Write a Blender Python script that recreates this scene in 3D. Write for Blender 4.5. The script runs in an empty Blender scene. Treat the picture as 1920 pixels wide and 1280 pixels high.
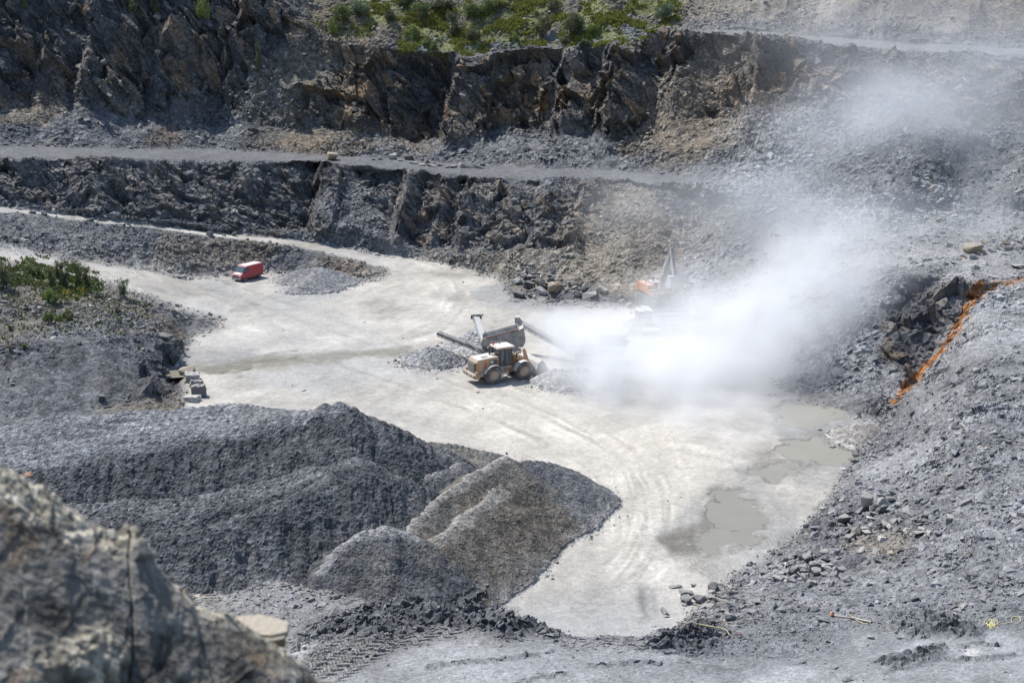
EXPOSURE = 0.42
import bpy, bmesh, math, random
import numpy as np
from mathutils import Vector, Matrix
random.seed(7)
RNG = np.random.default_rng(11)
SC = bpy.context.scene
COL = SC.collection
F32 = np.float32

# ------------------------------------------------------------------ camera model (photo is 1920 x 1280)
CAM = np.array([0.0, 0.0, 51.0])
PITCH = math.radians(15.3)
LENS = 50.0
FPX = 1920 * LENS / 36.0
CP, SP = math.cos(PITCH), math.sin(PITCH)

def ray(u, v):
    x = (np.asarray(u, float) - 960) / FPX
    y = (640 - np.asarray(v, float)) / FPX
    x, y = np.broadcast_arrays(x, y)
    return np.stack([x, CP + y * SP, -SP + y * CP], -1)

def at_z(u, v, z):
    d = ray(u, v)
    s = (np.asarray(z, float) - CAM[2]) / d[..., 2]
    return CAM + d * s[..., None]

def at_s(u, v, s):
    return CAM + ray(u, v) * np.asarray(s, float)[..., None]

def project(P):
    q = P - CAM
    f = q[..., 1] * CP - q[..., 2] * SP
    up = q[..., 1] * SP + q[..., 2] * CP
    return 960 + FPX * q[..., 0] / f, 640 - FPX * up / f, f

# ------------------------------------------------------------------ noise on arrays of points
def _hash(ix, iy, iz, seed):
    h = ix.view(np.uint32) * np.uint32(0x8da6b343)
    h = h ^ (iy.view(np.uint32) * np.uint32(0xd8163841))
    h = h ^ (iz.view(np.uint32) * np.uint32(0xcb1ab31f))
    h = h + np.uint32((seed * 2654435761) & 0xffffffff)
    h ^= h >> np.uint32(15); h *= np.uint32(0x2c1b3c6d)
    h ^= h >> np.uint32(12); h *= np.uint32(0x297a2d39)
    h ^= h >> np.uint32(15)
    return h

def _chunked(fn, P, *a):
    P = np.ascontiguousarray(P, F32)
    n = len(P); out = []
    for i in range(0, n, 60000):
        out.append(fn(P[i:i + 60000], *a))
    if isinstance(out[0], tuple):
        return tuple(np.concatenate(c) for c in zip(*out))
    return np.concatenate(out)

def _perlin(P, seed):
    i = np.floor(P).astype(np.int32)
    f = P - i
    w = f * f * f * (f * (f * 6 - 15) + 10)
    r = np.zeros(len(P), F32)
    for c in range(8):
        ox, oy, oz = c & 1, (c >> 1) & 1, c >> 2
        h = _hash(i[:, 0] + np.int32(ox), i[:, 1] + np.int32(oy), i[:, 2] + np.int32(oz), seed)
        g = ((h & np.uint32(255)).astype(F32) * F32(1 / 127.5) - 1) * (f[:, 0] - ox)
        g += (((h >> np.uint32(8)) & np.uint32(255)).astype(F32) * F32(1 / 127.5) - 1) * (f[:, 1] - oy)
        g += (((h >> np.uint32(16)) & np.uint32(255)).astype(F32) * F32(1 / 127.5) - 1) * (f[:, 2] - oz)
        k = (w[:, 0] if ox else 1 - w[:, 0]) * (w[:, 1] if oy else 1 - w[:, 1]) * (w[:, 2] if oz else 1 - w[:, 2])
        r += g * k
    return r * F32(1.3)

def perlin(P, scale, seed=0):
    return _chunked(lambda p: _perlin(p / F32(scale), seed), P)

def fbm(P, scale, octv=4, seed=0, gain=0.5):
    def f(p):
        r = np.zeros(len(p), F32); a = F32(1); q = p / F32(scale)
        for o in range(octv):
            r += a * _perlin(q, seed + o * 17); q = q * F32(2.03) + F32(3.7); a *= F32(gain)
        return r
    return _chunked(f, P)

def ridged(P, scale, octv=4, seed=0, gain=0.5):
    def f(p):
        r = np.zeros(len(p), F32); a = F32(1); q = p / F32(scale)
        for o in range(octv):
            r += a * (F32(1) - np.abs(_perlin(q, seed + o * 17)) * F32(2)); q = q * F32(2.1) + F32(1.3); a *= F32(gain)
        return r - F32(0.9)
    return _chunked(f, P)

def _facet(P, seed):
    i = np.floor(P).astype(np.int32)
    f = P - i
    best = np.full(len(P), 9, F32); sec = np.full(len(P), 9, F32)
    bh = np.zeros(len(P), np.uint32)
    bo = np.zeros_like(P)
    for ox in (-1, 0, 1):
        for oy in (-1, 0, 1):
            for oz in (-1, 0, 1):
                h = _hash(i[:, 0] + np.int32(ox), i[:, 1] + np.int32(oy), i[:, 2] + np.int32(oz), seed)
                dx = f[:, 0] - ox - (h & np.uint32(1023)).astype(F32) * F32(1 / 1023)
                dy = f[:, 1] - oy - ((h >> np.uint32(10)) & np.uint32(1023)).astype(F32) * F32(1 / 1023)
                dz = f[:, 2] - oz - ((h >> np.uint32(20)) & np.uint32(1023)).astype(F32) * F32(1 / 1023)
                d = dx * dx + dy * dy + dz * dz
                m = d < best
                sec = np.where(m, best, np.minimum(sec, d))
                best = np.where(m, d, best)
                bh = np.where(m, h, bh)
                bo[m, 0] = dx[m]; bo[m, 1] = dy[m]; bo[m, 2] = dz[m]
    k = bh * np.uint32(0x9E3779B1); k ^= k >> np.uint32(13)
    a = (k & np.uint32(255)).astype(F32) / 127.5 - 1
    b = ((k >> np.uint32(8)) & np.uint32(255)).astype(F32) / 127.5 - 1
    c = ((k >> np.uint32(16)) & np.uint32(255)).astype(F32) / 127.5 - 1
    r = ((k >> np.uint32(24)) & np.uint32(255)).astype(F32) / 255
    hgt = a * bo[:, 0] + b * bo[:, 1] + c * bo[:, 2] + (r - F32(0.5)) * F32(0.9)
    return hgt, r, np.sqrt(sec) - np.sqrt(best)

def facet(P, scale, seed=0):
    """fractured rock: every cell a tilted plane; returns height, a random per cell, distance to the crack"""
    return _chunked(lambda p: _facet(p / F32(scale), seed), P)

def blur1(a, sig):
    r = int(sig * 3) + 1
    k = np.exp(-0.5 * (np.arange(-r, r + 1) / sig) ** 2); k /= k.sum()
    return np.convolve(np.pad(a, r, mode='edge'), k, mode='valid')

def blur_axis(A, sig, axis):
    r = int(sig * 3) + 1
    k = np.exp(-0.5 * (np.arange(-r, r + 1) / sig) ** 2); k /= k.sum()
    pad = [(0, 0)] * A.ndim; pad[axis] = (r, r)
    B = np.pad(A, pad, mode='edge'); out = np.zeros_like(A); n = A.shape[axis]
    for j, w in enumerate(k):
        sl = [slice(None)] * A.ndim; sl[axis] = slice(j, j + n)
        out += w * B[tuple(sl)]
    return out

def sstep(a, b, x):
    t = np.clip((x - a) / (b - a), 0, 1)
    return t * t * (3 - 2 * t)

# ------------------------------------------------------------------ masks drawn over the survey sheet of the pit (photo pixels -> world by survey)
MX0, MY0, MST = -400, -400, 4
MW, MH = (2400 + 400) // MST, (1700 + 400) // MST
_gu, _gv = np.meshgrid(MX0 + np.arange(MW) * MST, MY0 + np.arange(MH) * MST)

def raster(poly, soft=8):
    pts = np.array(poly, float); inside = np.zeros(_gu.shape, bool); d2 = np.full(_gu.shape, 1e12)
    for (x0, y0), (x1, y1) in zip(pts, np.roll(pts, -1, 0)):
        c = ((y0 > _gv) != (y1 > _gv))
        with np.errstate(divide='ignore', invalid='ignore'):
            inside ^= c & (_gu < (x1 - x0) * (_gv - y0) / (y1 - y0 if y1 != y0 else 1e-9) + x0)
        ex, ey = x1 - x0, y1 - y0; L = ex * ex + ey * ey + 1e-9
        t = np.clip(((_gu - x0) * ex + (_gv - y0) * ey) / L, 0, 1)
        d2 = np.minimum(d2, (_gu - x0 - t * ex) ** 2 + (_gv - y0 - t * ey) ** 2)
    d = np.sqrt(d2) * np.where(inside, 1, -1)
    return np.clip(0.5 + d / (2 * soft), 0, 1).astype(F32)

def raster_line(line, w, soft=3):
    d2 = np.full(_gu.shape, 1e12)
    for (x0, y0), (x1, y1) in zip(line[:-1], line[1:]):
        ex, ey = x1 - x0, y1 - y0; L = ex * ex + ey * ey + 1e-9
        t = np.clip(((_gu - x0) * ex + (_gv - y0) * ey) / L, 0, 1)
        d2 = np.minimum(d2, (_gu - x0 - t * ex) ** 2 + (_gv - y0 - t * ey) ** 2)
    return np.clip(0.5 + (w - np.sqrt(d2)) / (2 * soft), 0, 1).astype(F32)

def sample(M, U, V):
    x = np.clip((U - MX0) / MST, 0, MW - 1.001); y = np.clip((V - MY0) / MST, 0, MH - 1.001)
    i = x.astype(np.int32); j = y.astype(np.int32); fx = (x - i).astype(F32); fy = (y - j).astype(F32)
    return (M[j, i] * (1 - fx) + M[j, i + 1] * fx) * (1 - fy) + (M[j + 1, i] * (1 - fx) + M[j + 1, i + 1] * fx) * fy

# ------------------------------------------------------------------ objects
def tag(o, label=None, cat=None, group=None, kind=None):
    if label: o['label'] = label
    if cat: o['category'] = cat
    if group: o['group'] = group
    if kind: o['kind'] = kind
    return o

def empty(name, loc=(0, 0, 0), rz=0.0, parent=None):
    o = bpy.data.objects.new(name, None); COL.objects.link(o)
    o.location = loc; o.rotation_euler = (0, 0, rz); o.parent = parent
    return o

def link(name, me, mat=None, parent=None):
    if mat is not None and not me.materials: me.materials.append(mat)
    o = bpy.data.objects.new(name, me); COL.objects.link(o); o.parent = parent
    return o

def mesh_np(name, V, faces, k, smooth=False, colors=None):
    """V (n,3); faces flat index array with k corners per face"""
    me = bpy.data.meshes.new(name)
    faces = np.ascontiguousarray(faces, np.int32).ravel(); nf = len(faces) // k
    me.vertices.add(len(V)); me.loops.add(len(faces)); me.polygons.add(nf)
    me.vertices.foreach_set('co', np.ascontiguousarray(V, F32).ravel())
    me.polygons.foreach_set('loop_start', np.arange(0, nf * k, k, dtype=np.int32))
    me.loops.foreach_set('vertex_index', faces)
    me.polygons.foreach_set('use_smooth', np.full(nf, smooth, bool))
    me.update(calc_edges=True)
    if colors is not None:
        for nm, c in colors.items():
            a = me.color_attributes.new(nm, 'FLOAT_COLOR', 'POINT')
            cc = np.ones((len(V), 4), F32); cc[:, :3] = c
            a.data.foreach_set('color', cc.ravel())
    return me

def grid_faces(R, C, keep=None):
    idx = np.arange(R * C, dtype=np.int32).reshape(R, C)
    q = np.stack([idx[:-1, :-1], idx[:-1, 1:], idx[1:, 1:], idx[1:, :-1]], -1)
    return q if keep is None else q[keep]

# ------------------------------------------------------------------ materials
def new_mat(name):
    m = bpy.data.materials.new(name); m.use_nodes = True
    nt = m.node_tree; nt.nodes.clear()
    return m, nt, nt.nodes, nt.links

def ground_material(name, grain=0.25, contrast=0.35, bump=0.4, bumpsize=0.5, rough=0.95, fleck=0.0, second=1.7):
    """measured colour of the ground (vertex attribute) broken up by stone-sized procedural grain, with bump"""
    m, nt, N, L = new_mat(name)
    out = N.new('ShaderNodeOutputMaterial'); bs = N.new('ShaderNodeBsdfPrincipled')
    at = N.new('ShaderNodeAttribute'); at.attribute_name = 'col'
    geo = N.new('ShaderNodeNewGeometry')
    n1 = N.new('ShaderNodeTexNoise'); n1.inputs['Scale'].default_value = 1 / grain; n1.inputs['Detail'].default_value = 3; n1.inputs['Roughness'].default_value = 0.65
    vo = N.new('ShaderNodeTexVoronoi'); vo.inputs['Scale'].default_value = 1 / (grain * second)
    L.new(geo.outputs['Position'], n1.inputs['Vector']); L.new(geo.outputs['Position'], vo.inputs['Vector'])
    sep = N.new('ShaderNodeSeparateColor'); L.new(vo.outputs['Color'], sep.inputs[0])
    mr = N.new('ShaderNodeMapRange'); mr.inputs[1].default_value = 0.25; mr.inputs[2].default_value = 0.75
    mr.inputs[3].default_value = 1 - contrast; mr.inputs[4].default_value = 1 + contrast
    L.new(n1.outputs[0], mr.inputs[0])
    mr2 = N.new('ShaderNodeMapRange'); mr2.inputs[3].default_value = 1 - contrast * 0.9; mr2.inputs[4].default_value = 1 + contrast * 0.9
    L.new(sep.outputs[0], mr2.inputs[0])
    mu = N.new('ShaderNodeMath'); mu.operation = 'MULTIPLY'; L.new(mr.outputs[0], mu.inputs[0]); L.new(mr2.outputs[0], mu.inputs[1])
    if fleck > 0:   # scattered pale stones
        fr = N.new('ShaderNodeMapRange'); fr.inputs[1].default_value = 0.90; fr.inputs[2].default_value = 0.97
        fr.inputs[3].default_value = 1; fr.inputs[4].default_value = 1 + fleck; fr.clamp = True
        L.new(sep.outputs[1], fr.inputs[0])
        m3 = N.new('ShaderNodeMath'); m3.operation = 'MULTIPLY'; L.new(mu.outputs[0], m3.inputs[0]); L.new(fr.outputs[0], m3.inputs[1]); mu = m3
    vm = N.new('ShaderNodeVectorMath'); vm.operation = 'SCALE'
    L.new(at.outputs['Color'], vm.inputs[0]); L.new(mu.outputs[0], vm.inputs['Scale'])
    L.new(vm.outputs[0], bs.inputs['Base Color'])
    bs.inputs['Roughness'].default_value = rough
    bs.inputs['Specular IOR Level'].default_value = 0.25
    if bump > 0:
        add = N.new('ShaderNodeMath'); add.operation = 'ADD'
        L.new(n1.outputs[0], add.inputs[0]); L.new(vo.outputs['Distance'], add.inputs[1])
        bp = N.new('ShaderNodeBump'); bp.inputs['Strength'].default_value = bump; bp.inputs['Distance'].default_value = bumpsize * grain
        L.new(add.outputs[0], bp.inputs['Height']); L.new(bp.outputs[0], bs.inputs['Normal'])
    L.new(bs.outputs[0], out.inputs[0])
    return m

def paint(name, col, rough=0.5, metal=0.0, dust=0.0, dustcol=(0.42, 0.40, 0.37), spec=0.5, scale=1.5):
    """solid machine paint, weathered by a procedural film of quarry dust that lies thicker on what faces up"""
    m, nt, N, L = new_mat(name)
    out = N.new('ShaderNodeOutputMaterial'); bs = N.new('ShaderNodeBsdfPrincipled')
    tc = N.new('ShaderNodeTexCoord')
    n1 = N.new('ShaderNodeTexNoise'); n1.inputs['Scale'].default_value = scale; n1.inputs['Detail'].default_value = 5
    L.new(tc.outputs['Object'], n1.inputs['Vector'])
    geo = N.new('ShaderNodeNewGeometry'); sx = N.new('ShaderNodeSeparateXYZ'); L.new(geo.outputs['Normal'], sx.inputs[0])
    up = N.new('ShaderNodeMapRange'); up.inputs[1].default_value = 0.2; up.inputs[2].default_value = 1.0; up.inputs[3].default_value = 0; up.inputs[4].default_value = 0.45 * (1 if dust > 0 else 0)
    L.new(sx.outputs[2], up.inputs[0])
    mr = N.new('ShaderNodeMapRange'); mr.inputs[1].default_value = 0.35; mr.inputs[2].default_value = 0.7; mr.inputs[3].default_value = dust * 0.3; mr.inputs[4].default_value = min(1, dust * 1.6)
    L.new(n1.outputs[0], mr.inputs[0])
    ad = N.new('ShaderNodeMath'); ad.operation = 'ADD'; ad.use_clamp = True; L.new(up.outputs[0], ad.inputs[0]); L.new(mr.outputs[0], ad.inputs[1])
    mx = N.new('ShaderNodeMix'); mx.data_type = 'RGBA'; mx.inputs[6].default_value = (*col, 1); mx.inputs[7].default_value = (*dustcol, 1)
    L.new(ad.outputs[0], mx.inputs[0]); L.new(mx.outputs[2], bs.inputs['Base Color'])
    rr = N.new('ShaderNodeMapRange'); rr.inputs[3].default_value = rough; rr.inputs[4].default_value = 0.95; L.new(ad.outputs[0], rr.inputs[0])
    L.new(rr.outputs[0], bs.inputs['Roughness'])
    bs.inputs['Metallic'].default_value = metal; bs.inputs['Specular IOR Level'].default_value = spec
    L.new(bs.outputs[0], out.inputs[0])
    return m

# ------------------------------------------------------------------ machine building helper
class MB:
    def __init__(self): self.bm = bmesh.new()
    def _new(self, vs, fs):
        v = [self.bm.verts.new(p) for p in vs]
        for f in fs: self.bm.faces.new([v[i] for i in f])
        return v
    def box(self, x0, x1, y0, y1, z0, z1, M=None):
        P = [Vector(p) for p in ((x0, y0, z0), (x1, y0, z0), (x1, y1, z0), (x0, y1, z0), (x0, y0, z1), (x1, y0, z1), (x1, y1, z1), (x0, y1, z1))]
        if M is not None: P = [M @ p for p in P]
        self._new(P, [(0, 3, 2, 1), (4, 5, 6, 7), (0, 1, 5, 4), (1, 2, 6, 5), (2, 3, 7, 6), (3, 0, 4, 7)]); return self
    def prism(self, prof, y0, y1, inset=0.0):
        """profile in (x, z) pushed out from y0 to y1"""
        n = len(prof)
        vs = [Vector((x, y0, z)) for x, z in prof] + [Vector((x, y1, z)) for x, z in prof]
        fs = [tuple(range(n)), tuple(range(2 * n - 1, n - 1, -1))] + [(i, i + n, (i + 1) % n + n, (i + 1) % n) for i in range(n)]
        self._new(vs, fs); return self
    def beam(self, a, b, w, h, up=(0, 0, 1)):
        a, b = Vector(a), Vector(b); d = (b - a); L = d.length; d.normalize()
        s = d.cross(Vector(up))
        if s.length < 1e-4: s = d.cross(Vector((1, 0, 0)))
        s.normalize(); t = s.cross(d)
        M = Matrix((( d.x, s.x, t.x, a.x), (d.y, s.y, t.y, a.y), (d.z, s.z, t.z, a.z), (0, 0, 0, 1)))
        return self.box(0, L, -w / 2, w / 2, -h / 2, h / 2, M)
    def cyl(self, a, b, r, n=16, r2=None):
        a, b = Vector(a), Vector(b); d = (b - a).normalized(); s = d.orthogonal().normalized(); t = d.cross(s); r2 = r if r2 is None else r2
        vs = [a + (s * math.cos(k * 2 * math.pi / n) + t * math.sin(k * 2 * math.pi / n)) * r for k in range(n)] + [b + (s * math.cos(k * 2 * math.pi / n) + t * math.sin(k * 2 * math.pi / n)) * r2 for k in range(n)]
        self._new(vs, [tuple(range(n - 1, -1, -1)), tuple(range(n, 2 * n))] + [(k, (k + 1) % n, (k + 1) % n + n, k + n) for k in range(n)]); return self
    def lathe(self, prof, c, n=28):
        """profile (radius, y) turned about the y axis through c; closed ring"""
        m = len(prof); vs = []
        for k in range(n):
            a = 2 * math.pi * k / n
            vs += [Vector((c[0] + r * math.cos(a), c[1] + y, c[2] + r * math.sin(a))) for r, y in prof]
        fs = [(k * m + j, k * m + (j + 1) % m, ((k + 1) % n) * m + (j + 1) % m, ((k + 1) % n) * m + j) for k in range(n) for j in range(m)]
        self._new(vs, fs); return self
    def arc(self, c, r, a0, a1, y0, y1, th, n=12):
        """curved fender plate about the y axis"""
        vs = []
        for k in range(n + 1):
            a = a0 + (a1 - a0) * k / n
            for rr, y in ((r, y0), (r, y1), (r + th, y1), (r + th, y0)): vs.append(Vector((c[0] + rr * math.cos(a), y, c[2] + rr * math.sin(a))))
        fs = [(k * 4 + j, k * 4 + (j + 1) % 4, (k + 1) * 4 + (j + 1) % 4, (k + 1) * 4 + j) for k in range(n) for j in range(4)] + [(0, 1, 2, 3), (n * 4 + 3, n * 4 + 2, n * 4 + 1, n * 4)]
        self._new(vs, fs); return self
    def build(self, name, mat, parent, bevel=0.0, loc=(0, 0, 0), smooth=False, seg=2):
        bmesh.ops.recalc_face_normals(self.bm, faces=self.bm.faces[:])
        if bevel > 0: bmesh.ops.bevel(self.bm, geom=[e for e in self.bm.edges if len(e.link_faces) == 2 and e.calc_face_angle(0) > .5], offset=bevel, segments=seg, affect='EDGES', clamp_overlap=True)
        me = bpy.data.meshes.new(name); self.bm.to_mesh(me); self.bm.free()
        if smooth: me.polygons.foreach_set('use_smooth', [True] * len(me.polygons))
        o = link(name, me, mat, parent); o.location = loc
        return o

# ------------------------------------------------------------------ terrain: survey lines (u, v, height) lofted into a dense sheet
UMIN, UMAX, DU = -60, 1980, 1.45
Ucol = np.concatenate([np.arange(-420, UMIN, 8.0), np.arange(UMIN, UMAX, DU), np.arange(UMAX, 2340, 8.0)])
NC = len(Ucol)

def along(pts, sig=9):
    pts = np.array(pts, float)
    uu = np.arange(-420, 2341, 4.0)
    return np.interp(Ucol, uu, blur1(np.interp(uu, pts[:, 0], pts[:, 1]), sig / 4))

def wob(seed, amp, sc=45):
    P = np.stack([Ucol, np.full(NC, seed * 13.7), np.zeros(NC)], -1)
    return amp * fbm(P, sc, 3, seed)

LINES = []   # (name, s array) -> world rows
def line_vz(name, pts, rows, wobble=0.0):
    pts = np.array(pts, float)
    v = along(pts[:, :2]) + wob(len(LINES) + 3, wobble); z = along(pts[:, [0, 2]])
    if LINES: v = np.minimum(v, LINES[-1]['v'] - 0.25)
    d = ray(Ucol, v); s = (z - CAM[2]) / d[:, 2]
    LINES.append(dict(name=name, v=v, s=s, P=CAM + d * s[:, None], rows=rows))
def line_vd(name, pts, rows, wobble=0.0):
    """depth given as a step behind the previous line"""
    pts = np.array(pts, float)
    v = along(pts[:, :2]) + wob(len(LINES) + 3, wobble); v = np.minimum(v, LINES[-1]['v'] - 0.25)
    s = LINES[-1]['s'] + along(pts[:, [0, 2]])
    LINES.append(dict(name=name, v=v, s=s, P=CAM + ray(Ucol, v) * s[:, None], rows=rows))

# S: hillside below the camera, out of the picture
v0 = np.full(NC, 3200.0); d0 = ray(Ucol, v0); s0 = 14.0 / d0[:, 1]
P0 = np.stack([(Ucol - 960) / FPX * 14 * 2.2, np.full(NC, 12.0), np.full(NC, 40.5)], -1)
LINES.append(dict(name='S', v=v0, s=s0, P=P0, rows=0))
line_vz('A', [(0, 1420, 5), (600, 1420, 5.5), (1200, 1420, 6.5), (1920, 1420, 9)], 20)
line_vz('B', [(0, 1290, 4.6), (600, 1290, 5), (800, 1290, 5.4), (1200, 1290, 6), (1500, 1290, 7), (1920, 1290, 9)], 60)
line_vz('C0', [(0, 1180, 3.8), (600, 1190, 4.6), (900, 1225, 5.5), (1200, 1238, 5.8), (1400, 1205, 5), (1600, 1160, 5), (1920, 1130, 7.5)], 110, 3)
line_vz('C', [(0, 1065, 4), (340, 1070, 4), (480, 1080, 4), (620, 1110, 4), (700, 1130, 4.2), (800, 1138, 4.8), (870, 1140, 5), (950, 1160, 5.2), (1030, 1182, 5.5), (1100, 1190, 5.5), (1200, 1195, 5.3), (1250, 1190, 4.5), (1300, 1165, 3),
              (1350, 1120, 1.8), (1400, 1078, 2.2), (1450, 1058, 2.6), (1500, 1010, 1.6), (1560, 930, 1.0), (1600, 868, .8), (1650, 795, .7), (1690, 750, 1), (1750, 683, 4.2), (1800, 617, 7.2), (1850, 556, 9.6), (1920, 540, 10), (2220, 525, 11)], 320, 3)
# D: ground behind that edge
v = along([(0, 1055), (340, 1060), (620, 1100), (1030, 1170), (1200, 1184), (1300, 1158), (1400, 1072), (1500, 1004), (1650, 790), (1690, 746), (1750, 679), (1800, 613), (1850, 552), (1920, 536), (2220, 521)])
zc = LINES[-1]['P'][:, 2]
zD = along([(0, 3.6), (340, 3.6), (620, 3), (760, 1), (860, 0), (1300, 0), (1600, 0), (1680, .4), (1750, 3), (1800, 5.8), (1850, 8.6), (1920, 9.4), (2220, 10.5)])
P = LINES[-1]['P'].copy(); hd = ray(Ucol, v)[:, :2]; hd /= np.linalg.norm(hd, axis=1)[:, None]
P[:, :2] += hd * np.maximum(0.5, (zc - zD) * 1.5)[:, None]; P[:, 2] = zD
LINES.append(dict(name='D', v=np.minimum(LINES[-1]['v'] - 0.25, project(P)[1]), s=np.linalg.norm(P - CAM, axis=1) / np.linalg.norm(ray(Ucol, v), axis=1), P=P, rows=26))
line_vz('E', [(0, 785, 1), (200, 767, .6), (310, 742, 0), (345, 732, 0), (700, 720, 0), (1300, 720, 0), (1480, 740, 0), (1560, 770, 0), (1620, 780, .1), (1655, 752, .4), (1690, 737, .8), (1750, 670, 3.5), (1800, 605, 6.3), (1850, 545, 9), (1920, 531, 9.6), (2220, 516, 10.6)], 260)
line_vz('F', [(0, 650, 6), (200, 637, 5.6), (290, 623, 4.2), (318, 624, 3), (345, 642, 0), (700, 645, 0), (1300, 655, 0), (1450, 672, 0), (1540, 700, .6), (1600, 690, 2), (1650, 650, 4), (1690, 622, 5.5), (1750, 590, 6.8), (1800, 565, 8), (1850, 536, 9.3), (1920, 526, 9.8), (2220, 512, 10.8)], 110, 1.5)
line_vz('G', [(0, 640, 5.8), (200, 629, 5.3), (290, 617, 3.8), (330, 614, 1.2), (350, 612, 0), (700, 605, 0), (1250, 600, 0), (1400, 640, 0), (1500, 660, .8), (1560, 640, 2.6), (1600, 615, 4.2), (1650, 575, 6.7), (1690, 548, 8.3), (1750, 535, 9), (1800, 538, 9.2), (1850, 530, 9.8), (1920, 520, 9.9), (2220, 506, 11)], 50)
line_vz('H', [(0, 484, 9), (100, 492, 7.5), (200, 517, 5), (280, 547, 3), (350, 585, .8), (390, 590, 0), (500, 560, 0), (900, 555, 0), (1000, 572, 0), (1200, 588, 0), (1300, 600, 0), (1400, 605, 1.6), (1500, 608, 3.6), (1560, 580, 5.6), (1600, 560, 6.6), (1650, 535, 8.8), (1690, 512, 10), (1750, 511, 10), (1800, 520, 10), (1850, 525, 9.9), (1920, 516, 10.1), (2220, 500, 11.2)], 115, 1.5)
line_vz('I', [(0, 462, 9), (150, 485, 6.5), (250, 505, 4), (350, 517, 1.2), (430, 512.5, .2), (520, 512, 0), (600, 522, 0), (700, 523, 0), (800, 515, 0), (900, 522, 0), (960, 555, 0), (1100, 566, 0), (1200, 572, 0), (1300, 568, .6), (1400, 560, 3.4), (1500, 555, 5.8), (1600, 530, 8.2), (1690, 500, 10.1), (1920, 500, 10.3), (2220, 485, 11.4)], 45, 1)
line_vz('J', [(0, 402, 11), (150, 417, 9), (300, 434, 6.5), (450, 452, 4.6), (560, 470, 3.3), (650, 490, 1.9), (712, 516, .3), (760, 505, 0), (900, 512, 0), (960, 535, .5), (1000, 538, .6), (1100, 548, 1), (1200, 560, 1.2), (1300, 530, 3), (1400, 500, 6.5), (1500, 490, 8.6), (1600, 478, 10), (1920, 475, 10.5), (2220, 460, 11.6)], 62, 2)
line_vz('K', [(0, 386, 11.2), (100, 399, 10), (250, 417, 8), (400, 434, 5.3), (550, 448, 3.5), (650, 464, 2.2), (750, 480, .8), (800, 488, .4), (880, 502, .3), (950, 512, 1.5), (1050, 515, 2.5), (1150, 515, 3.2), (1230, 500, 4), (1300, 490, 5), (1400, 470, 7.5), (1500, 465, 9.4), (1600, 460, 10.3), (1920, 458, 10.8), (2220, 445, 12)], 25, 1)
line_vz('L', [(0, 376, 12), (150, 392, 10.5), (400, 424, 6.6), (450, 428, 5.6), (580, 436, 4.4), (620, 420, 6), (660, 400, 7.6), (720, 440, 4.4), (800, 462, 2.2), (900, 474, 2.8), (980, 450, 5.5), (1100, 460, 5.8), (1200, 450, 6.8), (1300, 420, 9), (1400, 410, 10.8), (1500, 415, 11.2), (1600, 425, 11.4), (1920, 430, 11.6), (2220, 418, 12.6)], 55, 2)
line_vz('M', [(0, 298, 18), (200, 299, 16.8), (400, 305, 14.8), (600, 303, 14.), (700, 314, 13.2), (800, 323, 12.6), (900, 331, 12.6), (1000, 336, 12.8), (1100, 336, 13.2), (1200, 342, 13.5), (1300, 352, 13.5), (1400, 365, 13.4), (1600, 390, 13), (1920, 402, 13), (2220, 395, 14)], 135, 2)
line_vz('N', [(0, 274, 18.5), (200, 277, 17.2), (400, 279, 15.3), (600, 289, 14.4), (800, 301, 13.3), (900, 310, 13), (1000, 314, 13.2), (1100, 319, 13.5), (1200, 324, 13.9), (1300, 330, 14.5), (1400, 336, 15.3), (1600, 355, 15.3), (1920, 372, 15.5), (2220, 365, 16)], 26, .8)
line_vd('O', [(0, 200, 11), (100, 185, 12), (250, 225, 8), (400, 235, 8), (500, 240, 7), (600, 242, 8), (700, 250, 7), (780, 268, 6), (870, 264, 6), (950, 240, 8), (1000, 255, 8), (1080, 245, 8), (1150, 262, 7), (1250, 245, 11), (1300, 235, 12), (1400, 210, 17), (1500, 190, 21), (1700, 215, 20), (1920, 250, 18)], 100, 4)
line_vd('P', [(0, -70, 11), (150, -80, 12), (300, -70, 12), (470, -50, 12), (540, 10, 10), (600, 70, 9), (700, 95, 7), (800, 102, 7), (900, 106, 7), (1000, 92, 7.5), (1150, 86, 9), (1250, 62, 11), (1400, 70, 12), (1500, 84, 10), (1700, 98, 10), (1920, 108, 11)], 170, 3)
line_vd('Q', [(0, -85, 2), (300, -85, 2), (470, -70, 2), (540, 0, 2), (600, 60, 2), (900, 100, 2), (1150, 76, 4), (1250, 54, 7), (1400, 58, 8), (1500, 66, 8), (1700, 80, 8), (1920, 90, 8)], 16, 1)
line_vd('R', [(0, -110, 8), (480, -100, 8), (600, -60, 16), (900, -60, 20), (1250, -60, 16), (1920, -60, 18)], 105)
line_vd('T', [(0, -330, 50), (1920, -330, 50)], 14)

rowsP, rowsV, rowsL = [LINES[0]['P'][None]], [LINES[0]['v'][None]], [np.zeros(1)]
for i in range(1, len(LINES)):
    n = LINES[i]['rows']
    t = (np.arange(1, n + 1) / n)
    a, b = LINES[i - 1], LINES[i]
    rowsP.append(a['P'][None] * (1 - t)[:, None, None] + b['P'][None] * t[:, None, None])
    rowsV.append(a['v'][None] * (1 - t)[:, None] + b['v'][None] * t[:, None])
    rowsL.append(i - 1 + t)
G = np.concatenate(rowsP); GL = np.concatenate(rowsL); NR = len(G)
LN = {l['name']: i for i, l in enumerate(LINES)}
G = blur_axis(G, 3.0, 0)
GU, GV, GF = project(G.reshape(-1, 3)); GU = GU.astype(F32); GV = GV.astype(F32)
GB = np.broadcast_to(GL[:, None], (NR, NC)).reshape(-1).astype(F32)     # band coordinate of each vertex
GU0 = np.broadcast_to(Ucol[None].astype(F32), (NR, NC)).reshape(-1)

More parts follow.
